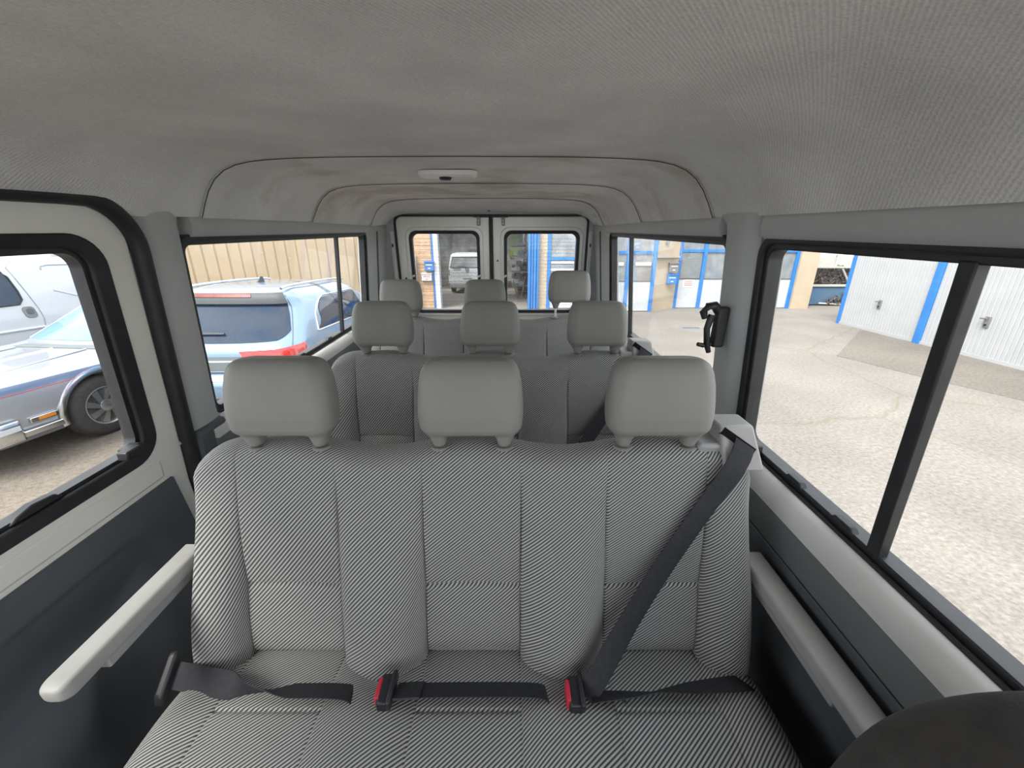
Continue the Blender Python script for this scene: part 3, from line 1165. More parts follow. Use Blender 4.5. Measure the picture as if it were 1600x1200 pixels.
def bench(cx, y0, Wd, sp, label, cloth, cush, raised=()):
    root = tag(empty('bench_seat', (cx, y0, FLOOR)), label, 'bench seat', 'three-place striped bench seats')

    def P(mb, nm, m, **k):
        mb.v = [(a, b, c - FLOOR) for a, b, c in mb.v]
        return mb.build(nm, m, root, **k)

    def O(nm, me):
        o = bpy.data.objects.new(nm, me)
        COL.objects.link(o)
        o.parent = root
        o.location = (0, 0, -FLOOR)
        return o
    O('backrest', cloth)
    O('seat_cushion', cush)
    for k, c in enumerate((-sp, 0, sp)):
        h = bpy.data.objects.new('headrest', HEAD)
        COL.objects.link(h)
        h.parent = root
        up = 0.048 if k in raised else 0.0
        h.location = (c, 0.0, 1.541 - FLOOR + up)
        h.rotation_euler = (R(-5), 0, 0)
        for s in (-1, 1):
            mb = MB().tube([(s * 0.074, 0, -0.10 - up), (s * 0.074, 0, 0.02)], 0.006, 10)
            o = mb.build('post', 'steel', h)
            mb = MB().lathe([(0.0, -up - 0.013), (0.020, -up - 0.012), (0.021, -up - 0.005), (0.0, -up - 0.003)], 16, 'z', (s * 0.074, 0, 0))
            mb.build('post_collar', 'headrest', h)
    # steel frame and legs
    mb = MB()
    mb.box(-Wd / 2 + 0.03, Wd / 2 - 0.03, -0.50, -0.10, 0.90, 0.945)
    P(mb, 'seat_frame', 'black', bevel=0.008)
    for s in (-1, 1):
        mb = MB()
        x = s * (Wd / 2 - 0.18)
        mb.box(x - 0.02, x + 0.02, -0.47, -0.42, FLOOR, 0.905)
        mb.box(x - 0.02, x + 0.02, -0.15, -0.10, FLOOR, 0.905)
        mb.box(x - 0.025, x + 0.025, -0.49, -0.08, FLOOR, FLOOR + 0.03)
        P(mb, 'leg', 'black', bevel=0.006)
    return root, P


BK12 = backrest_mesh(1.295, 0.422).build('backrest', 'fabric', smooth=75)
CU12 = cushion_mesh(1.295, 0.422).build('seat_cushion', 'fabric', smooth=75)
BK3 = backrest_mesh(1.42, 0.47, 0.122).build('backrest', 'fabric', smooth=75)
CU3 = cushion_mesh(1.42, 0.47, 0.122).build('seat_cushion', 'fabric', smooth=75)
m_b12, m_c12, m_b3, m_c3 = BK12.data, CU12.data, BK3.data, CU3.data
for o in (BK12, CU12, BK3, CU3):
    bpy.data.objects.remove(o)


def armrest(P, x0, x1, y0, y1, zt, droop=0.0):
    mb = MB()
    ls = []
    n = 14
    for k in range(n):
        y = y0 + ((0, 0.002, 0.005, 0.009, 0.013, 0.018, 0.022)[k] if k < 7 else 0.022 + (y1 - y0 - 0.022) * (k - 6) / (n - 7))
        e = max(0.0, 1 - (y - y0) / 0.022)
        sh = 0.013 * (1 - math.sqrt(max(0, 1 - e * e)))
        h = 0.036
        ls.append([(a, y, b) for a, b in rrect(x0 + sh, x1 - sh, zt - h + sh * .6, zt - sh * .5, 0.008, 4)])
    mb.loops(ls)
    P(mb, 'armrest', 'arm', smooth=50)
    mb = MB()
    mb.box(x0 + 0.012, x1 - 0.010, y0 + 0.075, y1, zt - 0.062, zt - 0.034)
    P(mb, 'armrest_bracket', 'arm_low', bevel=0.004)


def belt_tower(P, x0, x1, z0, z1):
    """belt outlet housing on the shoulder of the backrest, with a slanted dark slot"""
    yb, yt, bk = -0.052, -0.004, 0.075
    FB, FR, TR, TL = Vector((x0, yb, z0)), Vector((x1, yb, z0)), Vector((x1 - 0.018, yt, z1)), Vector((x0 - 0.004, yt, z1))
    mb = MB()
    mb.hexa([FB, FR, (x1, bk, z0), (x0, bk, z0), TL, TR, (x1 - 0.016, bk - 0.01, z1 - 0.003), (x0 - 0.004, bk - 0.01, z1 - 0.003)])
    P(mb, 'belt_outlet', 'arm', bevel=0.006, bseg=3)
    mb = MB()
    mb.box(x0 - 0.05, x0 + 0.012, -0.02, 0.06, z0 - 0.03, z0 + 0.050)
    P(mb, 'outlet_side', 'arm_low', bevel=0.008, bseg=3)

    def F(a, b):
        return (FB * (1 - a) + FR * a) * (1 - b) + (TL * (1 - a) + TR * a) * b
    nn = (FR - FB).cross(TL - FB).normalized()
    A, B_ = F(0.06, 0.90), F(0.82, 0.42)
    d = (B_ - A).normalized()
    u = d.cross(nn).normalized()
    lo = [A + u * 0.0085, B_ + u * 0.0085, B_ - u * 0.0085, A - u * 0.0085]
    mb = MB().loops([[q + nn * 0.0025 for q in lo], [q - nn * 0.01 for q in lo]])
    P(mb, 'belt_slot', 'slot')


RX = 0.077
r1, P1 = bench(RX - 0.006, 0.772, 1.295, 0.422, 'nearest grey striped bench seat, its cushion and grey armrests in full view', m_b12, m_c12)
r2, P2 = bench(RX, 1.475, 1.295, 0.422, 'middle striped bench seat, behind the nearest bench', m_b12, m_c12)
r3, P3 = bench(0.012, 2.165, 1.42, 0.47, 'rearmost striped bench seat, in front of the white rear doors', m_b3, m_c3, raised=(2,))
for PP in (P1, P2):
    armrest(PP, -0.708, -0.660, -0.372, -0.05, 1.287)
    armrest(PP, 0.652, 0.708, -0.425, -0.05, 1.262)
    belt_tower(PP, 0.566, 0.656, 1.498, 1.588)
    # grey pockets where the belts come through the cushion
    for (x, y) in ((-0.222, -0.262), (0.176, -0.262), (-0.185, -0.285), (0.214, -0.285)):
        mb = MB()
        mb.box(x - 0.010, x + 0.012, y - 0.030, y + 0.026, 1.02, 1.0585)
        PP(mb, 'belt_pocket', 'arm_low', bevel=0.004)

# ------------------------------------------------------------------ seat belts
def buckle(root, x, y, z, lean=0.0):
    """black buckle with a red button on its left face"""
    b = MB().box(x - 0.010, x + 0.018, y - 0.030, y + 0.030, z - 0.02, z + 0.048).build('buckle', 'black', root, bevel=0.005)
    MB().box(x - 0.0155, x - 0.006, y - 0.021, y + 0.021, z + 0.006, z + 0.050).build('release_button', 'red', b, bevel=0.003)
    MB().box(x + 0.012, x + 0.022, y - 0.034, y + 0.034, z + 0.030, z + 0.056).build('buckle_collar', 'black', b, bevel=0.004)
    return b


UP = (0, 0, 1)
cz = 1.062
# left lap belt of the nearest bench
b1 = tag(empty('seat_belt', (0, 0, 0)), 'black lap belt with a twist, on the left place of the nearest bench', 'seat belt', 'belts of the bench seats')
ribbon([(-0.585, 0.548, 1.082), (-0.53, 0.540, 1.082), (-0.46, 0.530, 1.080), (-0.40, 0.522, 1.080), (-0.31, 0.516, 1.084), (-0.235, 0.516, 1.084), (-0.185, 0.518, 1.072), (-0.170, 0.519, 1.040)],
       [(0.15, 0.75, 0.65), (0.1, 0.8, 0.6), (0.0, 0.85, 0.5), (0, -0.15, 0.99), (0, -0.85, 0.52), (0, -0.85, 0.50), (0, -0.86, 0.5), (0, -0.9, 0.4)], 0.050, 0.0018, 'webbing', 'belt', b1)
mb = MB()
mb.loops([[(-0.603 + dx, 0.538 + y, 1.080 + z) for y, z in ((-0.036, -0.030), (-0.026, -0.038), (0.034, 0.014), (0.042, 0.038), (0.030, 0.043), (-0.030, -0.006))] for dx in (0, 0.018)])
mb.build('anchor_sleeve', 'black', b1, bevel=0.005)
# centre lap belt
b2 = tag(empty('seat_belt', (0, 0, 0)), 'black lap belt lying straight across the middle place of the nearest bench', 'seat belt', 'belts of the bench seats')
ribbon([(-0.080, 0.512, 1.086), (-0.02, 0.514, 1.089), (0.08, 0.514, 1.091), (0.17, 0.515, 1.089), (0.222, 0.516, 1.083), (0.240, 0.517, 1.066), (0.245, 0.517, 1.035)],
       [(0, -0.86, 0.5)] * 7, 0.049, 0.0018, 'webbing', 'belt', b2)
ribbon([(-0.083, 0.5115, 1.0895), (-0.055, 0.512, 1.0912), (-0.028, 0.513, 1.0922)], [(0, -0.86, 0.5)] * 3, 0.053, 0.004, 'stitched_sleeve', 'black', b2)
buckle(b2, -0.108, 0.512, 1.052)
# right three-point belt
b3 = tag(empty('seat_belt', (0, 0, 0)), 'black shoulder belt crossing the backrest of the nearest bench to a red buckle', 'seat belt', 'belts of the bench seats')


def shoulder(parent, dx, dy):
    P_ = [(0.681, 0.741, 1.558), (0.668, 0.726, 1.532), (0.645, 0.711, 1.498), (0.595, 0.694, 1.42), (0.50, 0.645, 1.29), (0.42, 0.590, 1.19), (0.350, 0.528, 1.120), (0.318, 0.512, 1.078)]
    D_ = [(0.80, -0.25, -0.50), (0.80, -0.22, -0.52), (0.80, -0.15, -0.56), (0.80, -0.1, -0.58), (0.82, -0.1, -0.56), (0.86, -0.1, -0.50), (0.93, -0.2, -0.25), (0.6, -0.7, -0.2)]
    ribbon([(a + dx, b + dy, c) for a, b, c in P_], D_, 0.048, 0.0018, 'shoulder_webbing', 'belt', parent)


shoulder(b3, 0, 0)
ribbon([(0.330, 0.508, 1.078), (0.40, 0.508, 1.084), (0.47, 0.512, 1.086), (0.55, 0.520, 1.086), (0.64, 0.532, 1.078), (0.690, 0.545, 1.058), (0.712, 0.56, 1.00)],
       [(0, -0.8, 0.5), (0, -0.7, 0.7), (0.05, -0.5, 0.85), (0.1, -0.75, 0.55), (0.1, -0.86, 0.4), (0.1, -0.86, 0.4), (0.1, -0.86, 0.2)], 0.046, 0.0018, 'lap_webbing', 'belt', b3)
buckle(b3, 0.292, 0.508, 1.052)
MB().lathe([(0, -0.004), (0.005, -0.003), (0.005, 0.003), (0, 0.004)], 10, 'y', (0.395, 0.493, 1.094)).build('belt_button', 'black', b3)
# belt of the middle bench
b4 = tag(empty('seat_belt', (0, 0, 0)), 'black shoulder belt crossing the backrest of the middle bench', 'seat belt', 'belts of the bench seats')
shoulder(b4, 0.006, 0.703)
buckle(b4, 0.298, 0.508 + 0.703, 1.052)

# ------------------------------------------------------------------ hook on the right pillar
hk = tag(empty('wall_hook', (0.765, 1.085, 1.735)), 'black plastic holder clipped to the grey pillar between the right windows', 'hook')
mb = MB()
mb.box(-0.022, 0.010, -0.014, 0.014, -0.055, 0.062)
mb.build('backplate', 'black', hk, bevel=0.006)
MB().tube([(-0.018, 0, 0.050), (-0.034, -0.004, 0.066), (-0.052, -0.006, 0.064), (-0.062, -0.006, 0.046), (-0.056, -0.006, 0.030)], [0.013, 0.012, 0.011, 0.011, 0.008], 10).build('upper_claw', 'black', hk, smooth=60)
MB().tube([(-0.036, -0.004, 0.040), (-0.044, -0.006, 0.0), (-0.036, -0.006, -0.045), (-0.026, -0.006, -0.07)], [0.010, 0.009, 0.009, 0.007], 8).build('bow', 'black', hk, smooth=60)
MB().tube([(-0.020, 0, -0.046), (-0.045, -0.004, -0.050), (-0.062, -0.005, -0.046)], [0.008, 0.007, 0.006], 8).build('lower_peg', 'black', hk, smooth=60)

# ------------------------------------------------------------------ front seat shoulder at the lower right
fs = tag(empty('front_seat', (0.634, 0.180, FLOOR)), 'dark cloth shoulder of the front seat at the lower right corner', 'seat')
mb = MB()
ls = []
for z, hx, hy in ((0.30, 0.155, 0.055), (0.70, 0.160, 0.058), (0.86, 0.160, 0.058), (0.96, 0.157, 0.056), (1.015, 0.140, 0.050), (1.058, 0.088, 0.040), (1.074, 0.04, 0.024)):
    ls.append([(a, b + (z - 0.8) * -0.05, z) for a, b in rrect(-hx, hx, -hy, hy, hy * 0.9, 10)])
mb.loops(ls)
o = mb.build('backrest', 'seatdark', fs, smooth=80)
md = o.modifiers.new('s', 'SUBSURF')
md.levels = md.render_levels = 2
mb = MB()
ls = []
for z, hx, hy0, hy1 in ((0.24, 0.15, -0.50, 0.02), (0.36, 0.155, -0.52, 0.03), (0.40, 0.14, -0.48, 0.02)):
    ls.append([(a, b, z) for a, b in rrect(-hx, hx, hy0, hy1, 0.06, 8)])
mb.loops(ls).build('seat_cushion', 'seatdark', fs, smooth=60)
MB().box(-0.16, 0.16, -0.42, -0.04, 0.0, 0.25).build('seat_base', 'black', fs, bevel=0.02)

# ================================================================== the yard
M['concrete'] = None


def ground_mat(name, c1, c2, c3, crack=True, seed=0.0):
    m = mat(name, c1, c2, ns=0.7, rough=0.9, spec=0.2, detail=10)
    t = m.node_tree
    p = t.nodes['Principled BSDF']
    old = p.inputs['Base Color'].links[0].from_socket
    tc = t.nodes.new('ShaderNodeTexCoord')
    n2 = t.nodes.new('ShaderNodeTexNoise')
    n2.inputs['Scale'].default_value = 26
    n2.inputs['Detail'].default_value = 8
    n2.inputs['Roughness'].default_value = 0.75
    t.links.new(tc.outputs['Object'], n2.inputs['Vector'])
    r = t.nodes.new('ShaderNodeValToRGB')
    r.color_ramp.elements[0].position = 0.30
    r.color_ramp.elements[0].color = (0.52, 0.51, 0.50, 1)
    r.color_ramp.elements[1].position = 0.68
    r.color_ramp.elements[1].color = (1.22, 1.21, 1.19, 1)
    t.links.new(n2.outputs['Fac'], r.inputs['Fac'])
    mx = t.nodes.new('ShaderNodeMix')
    mx.data_type = 'RGBA'
    mx.blend_type = 'MULTIPLY'
    mx.inputs[0].default_value = 1.0
    t.links.new(old, mx.inputs[6])
    t.links.new(r.outputs['Color'], mx.inputs[7])
    out = mx.outputs[2]
    if crack:
        nd = t.nodes.new('ShaderNodeTexNoise')
        nd.inputs['Scale'].default_value = 1.1
        nd.inputs['Detail'].default_value = 6
        t.links.new(tc.outputs['Object'], nd.inputs['Vector'])
        ad = t.nodes.new('ShaderNodeMix')
        ad.data_type = 'RGBA'
        ad.blend_type = 'LINEAR_LIGHT'
        ad.inputs[0].default_value = 0.25
        t.links.new(tc.outputs['Object'], ad.inputs[6])
        t.links.new(nd.outputs['Color'], ad.inputs[7])
        vo = t.nodes.new('ShaderNodeTexVoronoi')
        vo.feature = 'DISTANCE_TO_EDGE'
        vo.inputs['Scale'].default_value = 0.17
        t.links.new(ad.outputs[2], vo.inputs['Vector'])
        rc = t.nodes.new('ShaderNodeValToRGB')
        rc.color_ramp.elements[0].position = 0.0015
        rc.color_ramp.elements[0].color = (0.40, 0.40, 0.40, 1)
        rc.color_ramp.elements[1].position = 0.0045
        rc.color_ramp.elements[1].color = (0, 0, 0, 1)
        t.links.new(vo.outputs['Distance'], rc.inputs['Fac'])
        m2 = t.nodes.new('ShaderNodeMix')
        m2.data_type = 'RGBA'
        m2.inputs[7].default_value = tuple(c3) + (1,)
        t.links.new(rc.outputs['Color'], m2.inputs[0])
        t.links.new(out, m2.inputs[6])
        out = m2.outputs[2]
    t.links.new(out, p.inputs['Base Color'])
    b = t.nodes.new('ShaderNodeBump')
    b.inputs['Strength'].default_value = 0.5
    b.inputs['Distance'].default_value = 0.01
    t.links.new(n2.outputs['Fac'], b.inputs['Height'])
    t.links.new(b.outputs['Normal'], p.inputs['Normal'])
    return m


M['concrete'] = ground_mat('pale_yard_concrete', (0.26, 0.241, 0.220), (0.214, 0.198, 0.182), (0.12, 0.12, 0.06))
M['concrete2'] = ground_mat('darker_yard_concrete', (0.205, 0.187, 0.166), (0.172, 0.158, 0.14), (0.12, 0.12, 0.06))
M['asphalt'] = ground_mat('brownish_asphalt', (0.20, 0.172, 0.145), (0.145, 0.128, 0.11), (0.10, 0.10, 0.06))
M['cream'] = mat('cream_render', (0.47, 0.385, 0.285), (0.435, 0.36, 0.265), 3, 0.85, bump=0.2, bs=60)
M['brick'] = mat('tan_brick', (0.46, 0.31, 0.20), (0.38, 0.25, 0.16), 5, 0.85, bump=0.3, bs=40)
M['blue'] = mat('blue_painted_metal', (0.035, 0.20, 0.55), (0.03, 0.17, 0.48), 3, 0.45)
M['bluebox'] = mat('blue_letterbox_paint', (0.05, 0.16, 0.42), (0.04, 0.13, 0.36), 3, 0.4)
M['greypanel'] = mat('pale_grey_door_panel', (0.50, 0.53, 0.56), (0.46, 0.49, 0.52), 2, 0.5)
M['winglass'] = mat('grey_reflecting_pane', (0.26, 0.29, 0.31), (0.17, 0.19, 0.21), 3.0, 0.12, spec=0.8)
M['blind'] = mat('grey_blind_slat', (0.34, 0.36, 0.37), (0.26, 0.28, 0.29), 5, 0.5)
M['darkroom'] = mat('dark_workshop_wall', (0.26, 0.255, 0.245), (0.15, 0.147, 0.14), 2.5, 0.9)
M['garage'] = mat('white_garage_door_paint', (0.44, 0.45, 0.46), (0.41, 0.42, 0.43), 2, 0.5)
M['garagewall'] = mat('white_garage_wall', (0.60, 0.60, 0.58), None, 2, 0.8)
M['clad'] = mat('beige_corrugated_sheet', (0.43, 0.335, 0.225), (0.395, 0.305, 0.205), 1.5, 0.55)
M['carwhite'] = mat('white_car_paint', (0.50, 0.52, 0.55), (0.48, 0.50, 0.53), 1, 0.3, coat=0.8)
M['carblue'] = mat('pale_blue_metallic_paint', (0.20, 0.30, 0.42), (0.18, 0.28, 0.40), 2, 0.3, metal=0.5, coat=1.0)
M['carsilver'] = mat('silver_car_paint', (0.40, 0.43, 0.47), (0.37, 0.40, 0.44), 2, 0.32, metal=0.5, coat=0.7)
M['stripe'] = mat('slate_blue_body_stripe', (0.13, 0.19, 0.30), (0.11, 0.17, 0.27), 3, 0.35, coat=0.6)
M['chrome'] = mat('chrome', (0.80, 0.82, 0.84), (0.76, 0.78, 0.80), 6, 0.14, metal=1.0)
M['carglass'] = mat('dark_car_glass', (0.018, 0.034, 0.065), (0.014, 0.027, 0.052), 2, 0.03, spec=0.45)
M['paleglass'] = mat('pale_windscreen_glass', (0.16, 0.27, 0.33), (0.13, 0.22, 0.27), 2, 0.04, spec=0.35)
M['carplastic'] = mat('dark_bumper_plastic', (0.06, 0.065, 0.07), None, 8, 0.55)
M['greyplastic'] = mat('grey_tailgate_trim', (0.14, 0.16, 0.17), (0.12, 0.14, 0.15), 8, 0.45)
M['tyre'] = mat('tyre_rubber', (0.045, 0.043, 0.042), (0.03, 0.029, 0.028), 30, 0.8, bump=0.4, bs=60)
M['rim'] = mat('silver_alloy', (0.55, 0.56, 0.57), (0.45, 0.46, 0.47), 8, 0.3, metal=0.9)
M['taillight'] = mat('red_lamp_glass', (0.55, 0.035, 0.03), (0.42, 0.02, 0.02), 14, 0.12, coat=1.0)
M['darkred'] = mat('unlit_red_lamp', (0.20, 0.03, 0.03), (0.12, 0.02, 0.02), 14, 0.3)
M['amber'] = mat('amber_marker', (0.60, 0.22, 0.02), (0.5, 0.18, 0.02), 14, 0.2)
M['headlamp'] = mat('smoked_headlamp', (0.06, 0.05, 0.05), (0.03, 0.03, 0.03), 20, 0.15, coat=1.0)
M['seamline'] = mat('dark_panel_gap', (0.10, 0.11, 0.12), None, 8, 0.7)
M['vangap'] = mat('grey_van_panel_gap', (0.30, 0.31, 0.33), None, 8, 0.6)
M['paper'] = mat('white_paper', (0.75, 0.74, 0.72), None, 8, 0.8)
M['redink'] = mat('red_print', (0.5, 0.12, 0.10), None, 8, 0.8)
M['greybox'] = mat('grey_meter_box', (0.20, 0.20, 0.20), (0.16, 0.16, 0.16), 6, 0.5)
M['skipblue'] = mat('worn_blue_steel', (0.05, 0.13, 0.24), (0.08, 0.12, 0.17), 6, 0.6, bump=0.4, bs=30)
M['scrap'] = mat('rusty_scrap', (0.12, 0.10, 0.09), (0.035, 0.032, 0.03), 9, 0.7)
M['leaf'] = mat('leaf_green', (0.16, 0.24, 0.06), (0.08, 0.14, 0.03), 12, 0.7)
M['fence'] = mat('pale_grey_fence', (0.42, 0.42, 0.40), None, 3, 0.7)
M['hose'] = mat('brown_hose', (0.10, 0.07, 0.05), None, 8, 0.6)

# ground: one big slab, the brownish side on the left, a darker patch by the garages
MB().add([(-40, -12, 0), (40, -12, 0), (40, 60, 0), (-40, 60, 0), (-40, -12, -0.2), (40, -12, -0.2), (40, 60, -0.2), (-40, 60, -0.2)],
         [(0, 1, 2, 3), (7, 6, 5, 4), (0, 4, 5, 1), (1, 5, 6, 2), (2, 6, 7, 3), (3, 7, 4, 0)]).build('ground', 'concrete', smooth=None)
g = bpy.data.objects['ground']
yard(struct(g, 'pale weathered concrete of the yard'))


def slab(name, poly, h, m, label):
    mb = MB().loops([[(a, b, 0.001) for a, b in poly], [(a, b, h) for a, b in poly]])
    return yard(struct(mb.build(name, m, smooth=None), label))


slab('trim_1', [(-30, -10), (-1.5, -10), (-1.5, 9), (-30, 9)], 0.006, 'asphalt', 'brownish asphalt under the parked cars')
slab('trim_2', [(6.75, 7.45), (7.05, 6.14), (7.7, 4.0), (9.2, 4.0), (9.60, 10.2)], 0.005, 'concrete2', 'darker concrete patch in front of the garage doors')

dc = yard(tag(empty('drain_cover', (5.1, 10.4, 0.0)), 'small dark iron drain cover set in the yard concrete', 'drain cover'))
MB().lathe([(0, 0.012), (0.30, 0.012), (0.32, 0.008), (0.33, 0.0)], 24, 'z').build('rim', 'greybox', dc)
MB().box(-0.22, 0.22, -0.02, 0.02, 0.0, 0.016).build('slot', 'black', dc)


# ------------------------------------------------------------------ vehicles
class Shell:
    """closed car body lofted through plan outlines; rows are z, rear y, front y, half width, rear radius, front radius, rear bow, front bow"""
    def __init__(s, rows):
        s.rows = [tuple(r) for r in rows]

    def par(s, h):
        k = int(min(max(math.floor(h), 0), len(s.rows) - 2))
        t = h - k
        return [a + (b - a) * t for a, b in zip(s.rows[k], s.rows[k + 1])]

    def hz(s, z):
        for k in range(len(s.rows) - 1):
            if s.rows[k][0] <= z <= s.rows[k + 1][0]:
                return k + (z - s.rows[k][0]) / max(1e-6, s.rows[k + 1][0] - s.rows[k][0])
        return 0.0 if z < s.rows[0][0] else len(s.rows) - 1.0

    def pt(s, q, h, off=0.0):
        p = s.raw(q, h)
        if off:
            e = 0.02
            a = s.raw(q + e, h) - s.raw(q - e, h)
            b = s.raw(q, min(h + e, len(s.rows) - 1)) - s.raw(q, max(h - e, 0))
            n = a.cross(b).normalized()
            p = p + n * off
        return p

    def raw(s, q, h):
        z, yr, yf, wd, rr, rf, br, bf = s.par(h)
        q = q % 8
        k, t = int(q), q - int(q)
        c = lambda ang, cx, cy, r: (cx + r * math.cos(ang), cy + r * math.sin(ang))
        if k == 0:
            x, y = -(wd - rr) + 2 * (wd - rr) * t, yr
        elif k == 1:
            x, y = c(-pi / 2 + t * pi / 2, wd - rr, yr + rr, rr)
        elif k == 2:
            x, y = wd, yr + rr + (yf - rf - yr - rr) * t
        elif k == 3:
            x, y = c(t * pi / 2, wd - rf, yf - rf, rf)
        elif k == 4:
            x, y = (wd - rf) - 2 * (wd - rf) * t, yf
        elif k == 5:
            x, y = c(pi / 2 + t * pi / 2, -(wd - rf), yf - rf, rf)
        elif k == 6:
            x, y = -wd, yf - rf - (yf - rf - yr - rr) * t
        else:
            x, y = c(pi + t * pi / 2, -(wd - rr), yr + rr, rr)
        m = (yr + yf) / 2
        if y < m:
            y += br * (x / wd) ** 2
        else:
            y -= bf * (x / wd) ** 2
        return Vector((x, y, z))

    def qside(s, y, h, right=True):
        z, yr, yf, wd, rr, rf, br, bf = s.par(h)
        a, b = yr + rr, yf - rf
        t = (y - a) / (b - a)
        return 2 + t if right else 6 + (1 - t)

    def mesh(s, sub=3):
        qs = []
        for k, n in enumerate((10, 7, 26, 7, 8, 7, 26, 7)):
            qs += [k + i / n for i in range(n)]
        hs = []
        for k in range(len(s.rows) - 1):
            hs += [k + i / sub for i in range(sub)]
        hs.append(len(s.rows) - 1)
        return MB().loops([[s.raw(q, h) for q in qs] for h in hs])

    def patch(s, q0, q1, h0, h1, off=0.006, th=0.02, nq=14, nh=8, hb=None, ht=None, qf=None):
        """solid panel hugging the body between two q and two heights (functions of 0..1 allowed)"""
        mb = MB()

        def P(i, j, o):
            t, u = i / (nq - 1), j / (nh - 1)
            a = hb(t) if hb else h0
            b = ht(t) if ht else h1
            h = a + (b - a) * u
            qa, qb = (qf(u) if qf else (q0, q1))
            return s.pt(qa + (qb - qa) * t, h, o)
        mb.grid(lambda i, j: P(i, j, off), nq, nh)
        mb.grid(lambda i, j: P(i, j, off - th), nq, nh)
        for i in (0, nq - 1):
            mb.grid(lambda k, j, i=i: P(i, j, off if k == 0 else off - th), 2, nh)
        for j in (0, nh - 1):
            mb.grid(lambda i, k, j=j: P(i, j, off if k == 0 else off - th), nq, 2)
        return mb


def cut_arches(o, cyls):
    cut = []
    for (y, z, r, x) in cyls:
        for s in (-1, 1):
            c = MB().lathe([(0, -0.26), (r, -0.26), (r, 0.26), (0, 0.26)], 36, 'x', (s * x, y, z)).build('cutter', 'rubber')
            c.parent = o.parent
            md = o.modifiers.new('cut', 'BOOLEAN')
            md.object = c
            md.operation = 'DIFFERENCE'
            md.solver = 'EXACT'
            cut.append(c)
    bpy.context.view_layer.update()
    bakemesh(o)
    o.data.polygons.foreach_set('use_smooth', [True] * len(o.data.polygons))
    o.data.set_sharp_from_angle(angle=R(40))
    for c in cut:
        bpy.data.objects.remove(c)


def wheel(parent, x, y, r, side, wd=0.20, style=0):
    e = bpy.data.objects.new('wheel', None)
    prof = [(r * 0.62, -wd / 2), (r * 0.80, -wd / 2 - 0.004), (r * 0.94, -wd / 2 + 0.012), (r, -wd / 2 + 0.045), (r, wd / 2 - 0.045), (r * 0.94, wd / 2 - 0.012), (r * 0.80, wd / 2 + 0.004), (r * 0.62, wd / 2)]
    t = MB().lathe(prof, 48, 'x', (0, 0, 0), close=True).build('wheel', 'tyre', parent, smooth=50)
    t.location = (x, y, r)
    s = side
    f = s * (wd / 2 - 0.012)
    rim = MB()
    rim.lathe([(r * 0.63, f + s * 0.014), (r * 0.60, f + s * 0.016), (r * 0.56, f - s * 0.004), (r * 0.54, f - s * 0.03), (0, f - s * 0.05)], 48, 'x')
    rim.build('rim', 'rim', t, smooth=50)
    n = 8 if style else 5
    sp = MB()
    for k in range(n):
        a0 = 2 * pi * k / n
        tw = 0.35 if style else 0.0
        for side_ in (0,):
            q = []
            for (rr, da) in ((r * 0.16, -0.42), (r * 0.57, -0.17 + tw), (r * 0.57, 0.17 + tw), (r * 0.16, 0.42)):
                q.append((rr * math.cos(a0 + da), rr * math.sin(a0 + da)))
            sp.loops([[(f - s * 0.035, a, b) for a, b in q], [(f + s * 0.008, a, b) for a, b in q]])
    sp.lathe([(r * 0.20, f - s * 0.03), (r * 0.19, f + s * 0.012), (r * 0.10, f + s * 0.020), (0, f + s * 0.022)], 24, 'x')
    sp.build('spokes', 'rim', t, smooth=30)
    MB().lathe([(r * 0.54, f - s * 0.026), (0, f - s * 0.040)], 32, 'x').build('wheel_well', 'carplastic', t)
    return t


